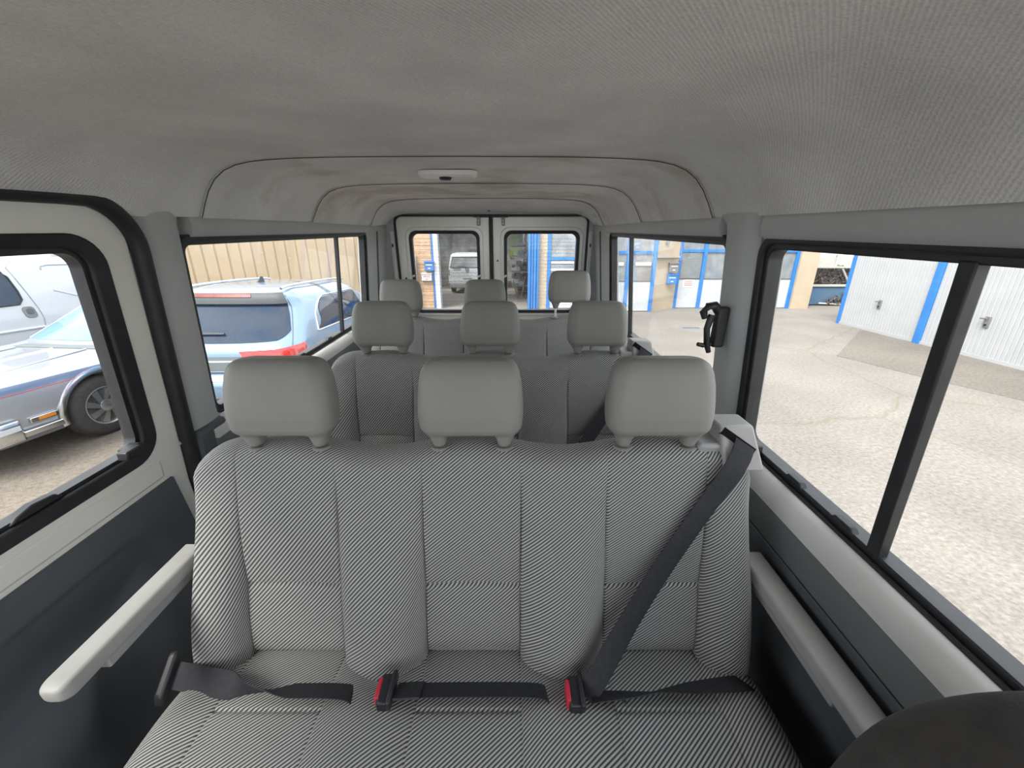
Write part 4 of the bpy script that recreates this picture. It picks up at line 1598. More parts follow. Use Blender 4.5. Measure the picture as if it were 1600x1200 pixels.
# --- pale blue estate car behind the rear left window
def blue_car():
    root = yard(tag(empty('estate_car', (-3.08, 3.70, 0.0), R(0)), 'pale blue estate car with red tail lights and dark rear window, seen from behind', 'car', 'parked cars left of the van'))
    S = Shell([
        # z, yr, yf, wd, rr, rf, br, bf
        (0.24, 0.16, 4.45, 0.80, 0.20, 0.30, 0.08, 0.10),
        (0.40, 0.04, 4.56, 0.90, 0.24, 0.40, 0.08, 0.12),
        (0.56, 0.00, 4.62, 0.93, 0.26, 0.45, 0.08, 0.12),
        (0.68, 0.00, 4.62, 0.94, 0.26, 0.45, 0.08, 0.12),
        (0.745, 0.05, 4.60, 0.94, 0.24, 0.45, 0.08, 0.12),
        (0.78, 0.10, 4.58, 0.94, 0.22, 0.45, 0.09, 0.12),
        (0.92, 0.10, 4.52, 0.94, 0.22, 0.45, 0.10, 0.12),
        (1.00, 0.11, 4.40, 0.93, 0.22, 0.45, 0.10, 0.14),
        (1.06, 0.16, 4.00, 0.915, 0.21, 0.40, 0.10, 0.14),
        (1.10, 0.21, 3.45, 0.90, 0.20, 0.30, 0.10, 0.14),
        (1.20, 0.32, 3.20, 0.86, 0.19, 0.28, 0.10, 0.14),
        (1.32, 0.47, 2.98, 0.805, 0.18, 0.26, 0.09, 0.14),
        (1.42, 0.58, 2.78, 0.755, 0.17, 0.24, 0.08, 0.14),
        (1.50, 0.60, 2.60, 0.71, 0.15, 0.22, 0.06, 0.12),
        (1.545, 0.64, 2.48, 0.67, 0.15, 0.22, 0.06, 0.12),
        (1.585, 0.78, 2.28, 0.60, 0.15, 0.20, 0.06, 0.10),
        (1.615, 1.00, 2.05, 0.46, 0.15, 0.20, 0.04, 0.08),
        (1.63, 1.25, 1.80, 0.24, 0.10, 0.10, 0.02, 0.02)])
    o = S.mesh().build('body', 'carblue', root, smooth=40)
    cut_arches(o, [(0.82, 0.35, 0.41, 0.95), (3.65, 0.35, 0.41, 0.95)])
    hz = S.hz
    # rear window, spoiler, roof fin
    S.patch(0, 1, hz(1.125), hz(1.43), 0.005, 0.02, 24, 10, qf=lambda u: (-0.42 + 0.10 * u, 1.42 - 0.10 * u),
            hb=lambda t: hz(1.075 + 0.10 * abs(2 * t - 1) ** 3.2)).build('rear_window', 'carglass', root)
    sp = S.patch(0, 1, hz(1.435), hz(1.535), 0.035, 0.06, 20, 6, qf=lambda u: (-0.35, 1.35)).build('roof_spoiler', 'carplastic', root)
    S.patch(0, 1, hz(1.50), hz(1.525), 0.040, 0.02, 10, 3, qf=lambda u: (0.22, 0.78)).build('brake_lamp', 'darkred', sp)
    MB().loops([[(-0.012, 1.20, 1.60), (0.012, 1.20, 1.60), (0.014, 1.38, 1.60), (-0.014, 1.38, 1.60)], [(-0.004, 1.33, 1.70), (0.004, 1.33, 1.70), (0.005, 1.37, 1.69), (-0.005, 1.37, 1.69)]][::1]).build('roof_antenna', 'carplastic', root, smooth=None)
    # wiper
    mb = MB().tube([S.pt(0.05, hz(1.165), 0.02), S.pt(0.45, hz(1.15), 0.02), S.pt(0.62, hz(1.15), 0.02)], 0.012, 8)
    mb.build('rear_wiper', 'carplastic', root)
    # tail lights wrap the corners
    for s in (0, 1):
        qf = (lambda u: (0.80 - 0.04 * u, 1.95)) if s == 0 else (lambda u: (-0.95, 0.20 + 0.04 * u))
        hb = (lambda t: hz(0.875 + 0.06 * t)) if s == 0 else (lambda t: hz(0.935 - 0.06 * t))
        ht = (lambda t: hz(1.0 + 0.045 * t)) if s == 0 else (lambda t: hz(1.045 - 0.045 * t))
        S.patch(0, 1, 0, 0, 0.010, 0.02, 16, 6, qf=qf, hb=hb, ht=ht).build('tail_light', 'taillight', root)
        qf = (lambda u: (0.95, 1.9)) if s == 0 else (lambda u: (-0.9, 0.05))
        S.patch(0, 1, hz(0.60), hz(0.64), 0.012, 0.02, 8, 3, qf=qf).build('reflector', 'taillight', root)
    # tailgate trim, plate recess, plate
    S.patch(0, 1, hz(0.79), hz(0.95), 0.010, 0.02, 16, 5, qf=lambda u: (0.06 - 0.02 * u, 0.94 + 0.02 * u)).build('tailgate_trim', 'greyplastic', root)
    rc = S.patch(0, 1, hz(0.79), hz(0.91), 0.022, 0.02, 8, 4, qf=lambda u: (0.24, 0.76)).build('plate_frame', 'greypanel', root)
    S.patch(0, 1, hz(0.802), hz(0.897), 0.027, 0.02, 8, 4, qf=lambda u: (0.262, 0.738)).build('plate_recess', 'greyplastic', rc)
    S.patch(0, 1, hz(0.28), hz(0.52), 0.010, 0.02, 20, 4, qf=lambda u: (-0.6, 1.6)).build('rear_bumper', 'carplastic', root)
    S.patch(0, 1, hz(0.70), hz(0.755), 0.012, 0.02, 20, 4, qf=lambda u: (-0.6, 1.6)).build('bumper_step', 'carblue', root)
    # panel gap of the tailgate
    for a in (-0.52, 1.52):
        mb = MB().tube([S.pt(a + 0.10 * (1 if a < 0 else -1) * u, hz(0.78 + (1.52 - 0.78) * u), 0.003) for u in np.linspace(0, 1, 14)], 0.004, 6)
        mb.build('tailgate_gap', 'seamline', root)
    # side windows with bright surround, right and left
    for right in (True, False):
        sets = [(0.74, 1.58, 0.30), (1.64, 2.50, 0.0)]
        mbc = MB()
        for (ya, yb, lean) in sets:
            def P(i, j, off, ya=ya, yb=yb, lean=lean):
                u = j / 7
                h = hz(1.11 + 0.33 * u)
                t = i / 11
                a = ya + lean * u - 0.10 * (u ** 3)
                b = yb - 0.02 * u
                if yb > 2.5:
                    b = yb - 0.12 * u
                if lean:
                    h = hz(1.11 + 0.33 * u * (0.45 + 0.55 * min(1, t * 2.2) ** 0.6))
                return S.pt(S.qside(a + (b - a) * t, h, right), h, off)
            mb = MB()
            mb.grid(lambda i, j: P(i, j, 0.006), 12, 8)
            mb.grid(lambda i, j: P(i, j, -0.01), 12, 8)
            mb.build('side_window', 'carglass', root)
        pts = []
        for t in np.linspace(0, 1, 16):
            h = hz(1.10)
            pts.append(S.pt(S.qside(0.70 + 1.85 * t, h, right), h, 0.006))
        for t in np.linspace(0, 1, 10)[1:]:
            pass
        top = []
        for t in np.linspace(0, 1, 16):
            z = 1.10 + 0.36 * min(1, (t * 4.0)) ** 0.5
            h = hz(z)
            top.append(S.pt(S.qside(0.70 + 0.20 * min(1, t * 3) + 1.55 * t, h, right), h, 0.006))
        MB().tube(list(reversed(pts)) + top, 0.011, 6).build('window_chrome', 'chrome', root)
        # roof rail
        rail = []
        for t in np.linspace(0, 1, 14):
            y = 0.75 + 1.7 * t
            rail.append(Vector(((1 if right else -1) * (0.59 - 0.02 * abs(2 * t - 1) ** 2), y, 1.605 + 0.03 * math.sin(pi * t) ** 0.4 - 0.01)))
        MB().tube(rail, 0.016, 8).build('roof_rail', 'chrome', root, smooth=60)
        for y in (0.82, 3.65):
            wheel(root, (1 if right else -1) * 0.82, y, 0.345, 1 if right else -1, 0.22)
    return root


blue_car()


# --- silver saloon with a slate stripe, nose towards the viewer's left
def silver_car():
    root = yard(tag(empty('saloon_car', (-5.0, 8.01, 0.0), R(175)), 'old silver saloon car with chrome bumper and wheel arch, nose pointing left', 'car', 'parked cars left of the van'))
    S = Shell([
        (0.24, 0.15, 4.97, 0.82, 0.10, 0.12, 0.02, 0.03),
        (0.34, 0.06, 5.07, 0.885, 0.10, 0.10, 0.02, 0.04),
        (0.55, 0.02, 5.10, 0.915, 0.09, 0.07, 0.03, 0.05),
        (0.72, 0.02, 5.10, 0.915, 0.08, 0.06, 0.03, 0.05),
        (0.80, 0.03, 5.07, 0.905, 0.08, 0.06, 0.03, 0.05),
        (0.835, 0.06, 5.01, 0.88, 0.08, 0.08, 0.03, 0.05),
        (0.86, 0.20, 4.62, 0.845, 0.10, 0.10, 0.03, 0.05),
        (0.885, 0.45, 4.15, 0.82, 0.10, 0.12, 0.03, 0.05),
        (0.91, 0.80, 3.62, 0.805, 0.10, 0.14, 0.03, 0.05),
        (0.93, 1.00, 3.50, 0.80, 0.10, 0.12, 0.04, 0.12),
        (1.10, 1.15, 3.16, 0.755, 0.10, 0.10, 0.04, 0.12),
        (1.28, 1.32, 2.80, 0.70, 0.10, 0.10, 0.04, 0.10),
        (1.33, 1.38, 2.68, 0.675, 0.10, 0.10, 0.04, 0.10),
        (1.36, 1.50, 2.55, 0.62, 0.10, 0.10, 0.03, 0.06),
        (1.38, 1.75, 2.25, 0.40, 0.10, 0.10, 0.02, 0.02)])
    o = S.mesh().build('body', 'carsilver', root, smooth=40)
    cut_arches(o, [(0.95, 0.34, 0.40, 0.90), (3.98, 0.34, 0.40, 0.90)])
    hz = S.hz
    S.patch(0, 1, hz(0.955), hz(1.29), 0.006, 0.02, 16, 8, qf=lambda u: (3.4, 5.6)).build('windscreen', 'paleglass', root)
    for q in (3.32, 5.68):
        MB().tube([S.pt(q, hz(0.94 + 0.36 * u), 0.008) for u in np.linspace(0, 1, 8)], 0.014, 6).build('windscreen_trim', 'chrome', root)
    for right in (True, False):
        s = 1 if right else -1
        # slate stripe along the crest of the fender
        mb = MB()
        mb.grid(lambda i, j: S.pt(S.qside(0.2 + 4.70 * i / 29, hz(0.735 + 0.075 * j / 4), right), hz(0.735 + 0.075 * j / 4), 0.004), 30, 5)
        mb.grid(lambda i, j: S.pt(S.qside(0.2 + 4.70 * i / 29, hz(0.735 + 0.075 * j / 4), right), hz(0.735 + 0.075 * j / 4), -0.006), 30, 5)
        mb.build('body_stripe', 'stripe', root)
        MB().tube([S.pt(S.qside(0.2 + 4.70 * t, hz(0.735), right), hz(0.735), 0.004) for t in np.linspace(0, 1, 20)], 0.005, 6).build('pinstripe', 'redink', root)
        # side windows
        for ya, yb in ((1.50, 2.13), (2.18, 3.02)):
            mb = MB()
            for off in (0.005, -0.01):
                mb.grid(lambda i, j, off=off: S.pt(S.qside((ya + 0.12 * j / 6) + ((yb - (0.30 * j / 6 if yb > 2.5 else 0)) - (ya + 0.12 * j / 6)) * i / 9, hz(0.96 + 0.32 * j / 6), right), hz(0.96 + 0.32 * j / 6), off), 10, 7)
            mb.build('side_window', 'paleglass', root)
        # chrome wheel arch lips
        for y in (0.95, 3.98):
            ls = []
            for k in range(25):
                a = pi * (-0.04 + 1.08 * k / 24)
                c, t = math.cos(a), math.sin(a)
                sec = []
                for (rr, xx) in ((0.395, 0.90), (0.455, 0.905), (0.458, 0.918), (0.430, 0.928), (0.395, 0.922)):
                    sec.append((s * xx, y + rr * c, 0.34 + rr * t))
                ls.append(sec)
            MB().loops(ls).build('arch_trim', 'chrome', root, smooth=60)
            wheel(root, s * 0.79, y, 0.345, s, 0.21, style=1)
        # headlamp, side marker, rocker trim
        mb = MB()
        mb.box(s * 0.905 if s > 0 else -0.925, 0.925 if s > 0 else -0.905, 4.88, 5.045, 0.52, 0.72)
        mb.build('side_lamp', 'headlamp', root, bevel=0.006)
        mb = MB()
        mb.box(0.45 if s > 0 else -0.86, 0.86 if s > 0 else -0.45, 5.04, 5.105, 0.54, 0.72)
        mb.build('headlamp', 'headlamp', root, bevel=0.008)
        mk = MB()
        mk.box(s * 0.905 if s > 0 else -0.928, 0.928 if s > 0 else -0.905, 4.44, 4.66, 0.425, 0.475)
        mo = mk.build('marker_frame', 'chrome', root, bevel=0.004)
        mk = MB()
        mk.box(s * 0.905 if s > 0 else -0.932, 0.932 if s > 0 else -0.905, 4.46, 4.60, 0.435, 0.465)
        mk.build('marker_lamp', 'amber', mo, bevel=0.003)
        MB().box(s * 0.90 if s > 0 else -0.935, 0.935 if s > 0 else -0.90, 1.38, 3.60, 0.28, 0.36).build('rocker_trim', 'chrome', root, bevel=0.008)
        MB().box(s * 0.90 if s > 0 else -0.930, 0.930 if s > 0 else -0.90, 4.42, 4.76, 0.31, 0.37).build('lower_trim', 'chrome', root, bevel=0.008)
    # bumpers
    for (y0, y1) in ((4.98, 5.14), (-0.10, 0.05)):
        mb = MB()
        pts = []
        f = y1 > 1
        yy = 5.17 if f else -0.05
        d = -1 if f else 1
        path = [(-0.945, yy + d * 0.42), (-0.945, yy + d * 0.10), (-0.90, yy + d * 0.02), (-0.5, yy - d * 0.02), (0, yy - d * 0.03), (0.5, yy - d * 0.02), (0.90, yy + d * 0.02), (0.945, yy + d * 0.10), (0.945, yy + d * 0.42)]
        ls = []
        for a, b in path:
            cx, cy = 0, 2.5
            n = Vector((a * 0.6, (b - cy) * 0.22)).normalized()
            ls.append([(a + n.x * o_, b + n.y * o_, z) for o_, z in ((-0.03, 0.30), (0.02, 0.30), (0.035, 0.36), (0.035, 0.44), (0.02, 0.50), (-0.03, 0.50))])
        mb.loops(ls)
        bo = mb.build('bumper', 'chrome', root, smooth=50, bevel=0.006)
        ls = []
        for a, b in path:
            n = Vector((a * 0.6, (b - 2.5) * 0.22)).normalized()
            ls.append([(a + n.x * o_, b + n.y * o_, z) for o_, z in ((0.03, 0.41), (0.043, 0.41), (0.043, 0.455), (0.03, 0.455))])
        MB().loops(ls).build('bumper_strip', 'greypanel', bo)
    # grille, hood ornament, cowl vent, hood crease
    MB().box(-0.42, 0.42, 5.06, 5.11, 0.53, 0.74).build('grille', 'chrome', root, bevel=0.01)
    MB().box(-0.55, 0.55, 3.52, 3.65, 0.905, 0.925).build('cowl_vent', 'greyplastic', root, bevel=0.006)
    for x in (-0.52, 0.52):
        MB().tube([S.pt(4, 0) * 0 + Vector((x * (1 - 0.10 * t), 4.90 - 1.22 * t, 0.842 + 0.076 * t)) for t in np.linspace(0, 1, 8)], 0.012, 6, rz=0.01).build('hood_crease', 'carsilver', root)
    MB().tube([(0, 4.86, 0.846), (0, 4.3, 0.880), (0, 3.66, 0.912)], 0.010, 6).build('hood_spear', 'chrome', root)
    return root


silver_car()


# --- white panel vans
def van_shell():
    return Shell([
        (0.30, 0.10, 4.75, 0.86, 0.10, 0.25, 0.02, 0.08),
        (0.42, 0.02, 4.86, 0.93, 0.12, 0.30, 0.03, 0.10),
        (0.60, 0.00, 4.88, 0.95, 0.12, 0.30, 0.03, 0.10),
        (0.72, 0.02, 4.86, 0.955, 0.12, 0.30, 0.03, 0.10),
        (0.95, 0.04, 4.72, 0.955, 0.12, 0.35, 0.03, 0.10),
        (1.08, 0.05, 4.30, 0.95, 0.12, 0.35, 0.03, 0.10),
        (1.15, 0.06, 4.05, 0.94, 0.12, 0.30, 0.03, 0.10),
        (1.40, 0.08, 3.70, 0.91, 0.12, 0.25, 0.03, 0.10),
        (1.70, 0.12, 3.28, 0.86, 0.13, 0.22, 0.03, 0.10),
        (1.84, 0.15, 3.05, 0.82, 0.14, 0.20, 0.03, 0.08),
        (1.92, 0.22, 2.85, 0.75, 0.15, 0.20, 0.03, 0.06),
        (1.96, 0.40, 2.60, 0.60, 0.15, 0.20, 0.03, 0.04),
        (1.98, 0.80, 2.20, 0.30, 0.10, 0.10, 0.01, 0.01)])


def white_van_side():
    root = yard(tag(empty('panel_van', (-7.66, 8.44, 0.0), R(176)), 'white panel van with a dark door handle, parked beyond the silver saloon', 'van', 'white vans in the yard'))
    S = van_shell()
    hz = S.hz
    o = S.mesh().build('body', 'carwhite', root, smooth=40)
    cut_arches(o, [(0.95, 0.34, 0.38, 0.95), (3.95, 0.34, 0.38, 0.95)])
    for right in (True, False):
        s = 1 if right else -1

        def sp(y, z, off=0.004):
            h = hz(z)
            return S.pt(S.qside(y, h, right), h, off)
        # door gap, front window, handle, pressed lines of the load bay
        gap = [sp(2.92, 1.88), sp(2.90, 1.78), sp(2.87, 1.6), sp(2.83, 1.4), sp(2.79, 1.2), sp(2.78, 1.05), sp(2.80, 0.95), sp(2.76, 0.8), sp(2.70, 0.5)]
        MB().tube(gap, 0.005, 6).build('door_gap', 'vangap', root)
        win = []
        for (y, z) in ((2.93, 1.34), (2.93, 1.46), (2.96, 1.66), (3.0, 1.74), (3.06, 1.75), (3.12, 1.70), (3.45, 1.38), (3.46, 1.30), (3.38, 1.27), (2.98, 1.28)):
            win.append((y, z))
        MB().loops([[sp(y, z, 0.008) for y, z in win], [sp(y, z, -0.01) for y, z in win]]).build('front_window', 'carglass', root)
        MB().tube([sp(y, z, 0.006) for y, z in win], 0.012, 6, closed=True).build('window_rubber', 'rubber', root)
        hd = rrect(2.84, 2.98, 1.08, 1.24, 0.045, 5)
        hd = [(y + (z - 1.16) * 0.1, z) for y, z in hd]
        h = MB().loops([[sp(y, z, 0.014) for y, z in hd], [sp(y, z, -0.01) for y, z in hd]]).build('door_handle', 'greybox', root, bevel=0.004)
        hd = rrect(2.87, 2.95, 1.13, 1.21, 0.03, 5)
        MB().loops([[sp(y, z, 0.022) for y, z in hd], [sp(y, z, 0.01) for y, z in hd]]).build('handle_flap', 'seamline', h, bevel=0.003)
        MB().tube([sp(y, z) for y, z in ((2.52, 1.74), (2.50, 1.785), (2.42, 1.805), (1.4, 1.81), (0.4, 1.80))], 0.009, 6).build('pressed_line', 'vangap', root)
        MB().tube([sp(y, z) for y, z in ((2.50, 1.44), (2.20, 1.32), (1.98, 1.26), (1.7, 1.27), (0.4, 1.32))], 0.010, 6).build('pressed_line', 'carwhite', root)
        MB().tube([sp(y, z) for y, z in ((2.45, 0.99), (2.30, 0.995), (0.4, 1.0))], 0.009, 6).build('pressed_line', 'vangap', root)
        MB().tube([sp(y, 0.93, 0.0) for y in np.linspace(0.3, 4.0, 20)], 0.022, 8).build('side_moulding', 'carwhite', root)
        for y in (0.95, 3.95):
            wheel(root, s * 0.83, y, 0.33, s, 0.21)
        # roof rack feet
        for y in (1.0, 2.0):
            MB().box(s * 0.60 if s > 0 else -0.72, 0.72 if s > 0 else -0.60, y - 0.14, y + 0.14, 1.93, 1.985).build('rack_foot', 'greypanel', root, bevel=0.01)
    S.patch(0, 1, hz(1.18), hz(1.66), 0.006, 0.02, 14, 8, qf=lambda u: (3.4, 5.6)).build('windscreen', 'carglass', root)
    return root


white_van_side()


def white_van_rear(loc, rz, label, full=True):
    root = yard(tag(empty('panel_van', loc, rz), label, 'van', 'white vans in the yard'))
    S = van_shell()
    hz = S.hz
    o = S.mesh(2).build('body', 'carwhite', root, smooth=40)
    cut_arches(o, [(0.95, 0.34, 0.38, 0.95), (3.95, 0.34, 0.38, 0.95)])
    S.patch(0, 1, hz(1.28), hz(1.74), 0.006, 0.02, 18, 8, qf=lambda u: (-0.10 + .1 * u, 1.10 - .1 * u)).build('rear_window', 'winglass', root)
    MB().tube([S.pt(-0.10, hz(1.27), 0.008)] + [S.pt(q, hz(1.27), 0.008) for q in np.linspace(0, 1, 6)] + [S.pt(1.10, hz(1.27), 0.008), S.pt(1.0, hz(1.75), 0.008)] + [S.pt(q, hz(1.75), 0.008) for q in np.linspace(1, 0, 6)], 0.02, 6, closed=True).build('window_rubber', 'rubber', root)
    for a, b in ((-0.9, -0.15), (1.15, 1.9)):
        S.patch(0, 1, hz(0.88), hz(1.16), 0.008, 0.02, 6, 6, qf=lambda u: (a, b)).build('tail_light', 'greybox', root)
    S.patch(0, 1, hz(0.32), hz(0.56), 0.030, 0.05, 18, 5, qf=lambda u: (-0.8, 1.8)).build('rear_bumper', 'carwhite', root)
    for a, b in ((-0.6, -0.2), (1.2, 1.6)):
        S.patch(0, 1, hz(0.45), hz(0.50), 0.036, 0.02, 6, 3, qf=lambda u: (a, b)).build('reflector', 'taillight', root)
    for z in (1.02, 0.86):
        MB().tube([S.pt(q, hz(z), 0.002) for q in np.linspace(-0.05, 1.05, 10)], 0.008, 6).build('panel_gap', 'seamline', root)
    S.patch(0, 1, hz(0.70), hz(0.76), 0.010, 0.02, 6, 3, qf=lambda u: (0.36, 0.64)).build('plate_recess', 'greybox', root)
    # round emblem: ring, a V over a W
    e = Vector((0, 0.02, 1.17))
    em = MB()
    em.tube([(0.085 * math.cos(k * pi / 12), 0.02, 1.17 + 0.085 * math.sin(k * pi / 12)) for k in range(24)], 0.011, 6, closed=True)
    em.tube([(-0.045, 0.02, 1.235), (0, 0.02, 1.175), (0.045, 0.02, 1.235)], 0.009, 6)
    em.tube([(-0.068, 0.02, 1.205), (-0.034, 0.02, 1.105), (0, 0.02, 1.165), (0.034, 0.02, 1.105), (0.068, 0.02, 1.205)], 0.009, 6)
    em.build('emblem', 'carplastic', root)
    for k in range(9):
        MB().box(-0.72 + 0.045 * k, -0.69 + 0.045 * k, 0.02, 0.05, 1.205, 1.235).build('lettering', 'seamline', root)
    MB().tube([(0.02, 0.055, 1.285), (-0.25, 0.045, 1.32), (-0.50, 0.07, 1.34)], 0.012, 6).build('rear_wiper', 'carplastic', root)
    for s in (-1, 1):
        for y in (0.95, 3.95):
            wheel(root, s * 0.83, y, 0.33, s, 0.21)
    return root


white_van_rear((-2.05, 19.6, 0.0), R(0), 'white van with a round emblem inside the dark workshop bay')


# ------------------------------------------------------------------ beige corrugated hall wall on the left
A0, A1 = Vector((-14.0, 7.6, 0)), Vector((-4.4, 14.5, 0))
dv = (A1 - A0)
L = dv.length
cw = yard(tag(empty('corrugated_wall', A0, math.atan2(dv.y, dv.x)), 'beige corrugated metal wall behind the pale blue estate car', 'wall'))
PWID = 0.30
mb = MB()
pr = [(0, 0), (0.02, 0), (0.035, -0.022), (0.265, -0.022), (0.28, 0), (0.298, 0)]
lo = [(a, b) for a, b in pr] + [(0.298, 0.03), (0, 0.03)]
mb.loops([[(a, b, z) for a, b in lo] for z in (0.0, 4.6)])
first = mb.build('panel', 'clad', cw, smooth=None)
pm = first.data
for k in range(1, int(L / PWID)):
    o = bpy.data.objects.new('panel', pm)
    COL.objects.link(o)
    o.parent = cw
    o.location = (k * PWID, 0, 0)
MB().box(0, L, 0.03, 0.20, 0, 4.6).build('backing', 'seamline', cw)
MB().box(-0.1, L, -0.08, 0.25, 4.58, 4.75).build('roof_edge', 'clad', cw)

# ------------------------------------------------------------------ workshop building behind the van
FY = 14.4
wb = yard(tag(empty('workshop_building', (0, FY, 0)), 'tan and cream workshop with blue doors and window frames behind the van', 'building'))


def WB(nm, m, x0, x1, y0, y1, z0, z1, par=None, bevel=0.0):
    p = par or wb
    return MB().box(x0, x1, y0 - FY, y1 - FY, z0, z1).build(nm, m, p, bevel=bevel, smooth=30)


TOP = 4.0
# tan wall left of the bay
WB('tan_wall', 'brick', -4.4, -2.66, FY, FY + 0.3, 0, TOP)
WB('bay_edge', 'greypanel', -2.64, -2.47, FY - 0.04, FY + 0.3, 0, TOP)
WB('bay_edge_strip', 'bluebox', -2.72, -2.64, FY - 0.03, FY + 0.05, 0, TOP)
# brick courses
for k in range(18):
    WB('course', 'brick', -4.4, -2.73, FY - 0.012, FY + 0.01, 0.02 + 0.22 * k, 0.02 + 0.22 * k + 0.205)
# bay interior
WB('bay_wall', 'darkroom', -6.5, -6.3, FY + 0.3, 30, 0, TOP)
WB('bay_wall', 'darkroom', 0.95, 1.1, FY + 0.6, 30, 0, TOP)
WB('bay_back', 'darkroom', -6.5, 1.1, 29.8, 30, 0, TOP)
WB('bay_roof', 'darkroom', -6.5, 1.1, FY, 17.5, TOP - 0.1, TOP + 0.1)  # openings between the roof pieces are added to let daylight brighten the bay
WB('bay_roof', 'darkroom', -6.5, 1.1, 20.5, 26.5, TOP - 0.1, TOP + 0.1)
WB('bay_roof', 'darkroom', -6.5, 1.1, 28.5, 30, TOP - 0.1, TOP + 0.1)
WB('bay_lintel', 'cream', -2.6, 0.8, FY, FY + 0.25, 3.2, TOP)
wp = WB('bay_window', 'greypanel', -1.15, -0.45, 29.7, 29.8, 1.6, 3.2)
wp2 = WB('bay_window', 'leaf', 0.0, 0.8, 29.7, 29.8, 1.6, 3.2)
# shelving in the bay
for z in (0.5, 1.1, 1.7, 2.3):
    WB('shelf', 'greybox', 0.15, 0.9, 18.0, 28.0, z, z + 0.05)
for k in range(26):
    x = random.uniform(0.2, 0.8)
    y = random.uniform(17.8, 27)
    z = random.choice((0.55, 1.15, 1.75))
    WB('carton', random.choice(('greybox', 'greypanel', 'seamline', 'blind')), x, x + 0.25, y, y + 0.3, z, z + random.uniform(0.15, 0.4))
# blue folding doors, opened against the right jamb
for k in range(4):
    x = 0.73 + k * 0.10
    fd = WB('folding_leaf', 'blue', x, x + 0.085, FY - 0.35 + 0.05 * (k % 2), FY - 0.05, 0.02, 3.3, bevel=0.01)
WB('cream_pillar', 'cream', 1.12, 1.42, FY - 0.12, FY + 0.3, 0, TOP)


def glazing(x0, x1, nb, y, ztr, zp, name='glazed_door', zt=3.1, bw=0.12, lintel=True):
    """blue framed bay: pale panels below, panes above, transom"""
    WB('frame_head', 'blue', x0, x1, y - 0.06, y + 0.08, zt - bw, zt)
    wbay = (x1 - x0 - bw) / nb
    for k in range(nb + 1):
        xx = x0 + k * wbay
        WB('frame_post', 'blue', xx, xx + bw, y - 0.06, y + 0.08, 0, zt)
    for k in range(nb):
        a, b = x0 + k * wbay + bw, x0 + (k + 1) * wbay
        WB('panel', 'greypanel', a, b, y - 0.01, y + 0.03, 0.03, zp)
        WB('sill_rail', 'seamline', a, b, y - 0.02, y + 0.03, zp, zp + 0.03)
        WB('pane', 'winglass', a, b, y + 0.0, y + 0.03, zp + 0.03, ztr)
        WB('transom', 'blue', a, b, y - 0.05, y + 0.06, ztr, ztr + bw * 0.8)
        WB('pane', 'winglass', a, b, y + 0.0, y + 0.03, ztr + bw * 0.8, zt - bw)
    WB('lintel_wall', 'cream', x0, x1, y - 0.05, y + 0.3, zt, TOP)


# rear right: window bay seen in the rear door, with pale blinds
glazing(1.42, 2.52, 1, FY - 0.1, 1.72, 0.9)
for z in (1.35, 1.60):
    WB('window_bar', 'paper', 1.56, 2.38, FY - 0.13, FY - 0.10, z, z + 0.07)
# rear right side window: glazed bay A, projecting a little
WB('cream_wall', 'cream', 2.52, 3.15, FY - 0.4, FY + 0.3, 0, TOP)
glazing(3.15, 5.05, 2, FY - 0.85, 1.93, 1.02)
for (a, b) in ((3.35, 3.95), (4.35, 4.88)):
    WB('window_bar', 'paper', a, b, FY - 0.89, FY - 0.86, 1.55, 1.66)
# cream wall with lintel and name plate
MB().loops([[(5.05, -0.85, z), (6.12, -0.10, z), (6.12, 0.3, z), (5.05, 0.3, z)] for z in (0, TOP)]).build('cream_wall', 'cream', wb)
MB().loops([[(5.05, -0.96, z), (6.12, -0.21, z), (6.12, -0.05, z), (5.05, -0.80, z)] for z in (1.80, 1.86)]).build('ledge_strip', 'fence', wb)
glazing(6.12, 8.9, 3, FY, 1.98, 1.04)
# closed blind in the first pane
for k in range(20):
    z = 1.10 + 0.043 * k
    WB('blind_slat', 'blind', 6.26, 6.98, FY - 0.03, FY - 0.01, z, z + 0.026)
glazing(8.9, 10.45, 2, FY, 1.98, 1.04)
WB('cream_pillar', 'cream', 10.45, 11.1, FY - 0.15, FY + 0.5, 0, TOP)
WB('side_wall', 'cream', 10.9, 11.1, FY + 0.3, 24, 0, TOP)

# letterboxes and boxes on the walls: things of their own
def wallbox(name, m, x0, x1, z0, z1, y, label, cat, dep=0.14, lip=None, flapm='paper'):
    e = yard(tag(empty(name, ((x0 + x1) / 2, y, z0)), label, cat))
    hw, h = (x1 - x0) / 2, z1 - z0
    MB().box(-hw, hw, -dep, 0, 0, h).build('body', m, e, bevel=0.012)
    MB().loops([[(-hw - 0.012, -dep - 0.02, h - 0.015), (hw + 0.012, -dep - 0.02, h - 0.015), (hw + 0.012, 0, h + 0.015), (-hw - 0.012, 0, h + 0.015)],
                [(-hw - 0.012, -dep - 0.02, h + 0.005), (hw + 0.012, -dep - 0.02, h + 0.005), (hw + 0.012, 0, h + 0.035), (-hw - 0.012, 0, h + 0.035)]]).build('lid', m, e)
    MB().box(-hw * 0.7, hw * 0.7, -dep - 0.008, -dep + 0.01, h * 0.62, h * 0.70).build('slot', flapm, e)
    MB().box(-hw * 0.25, hw * 0.25, -dep - 0.008, -dep + 0.01, h * 0.22, h * 0.32).build('name_plate', flapm, e)
    return e


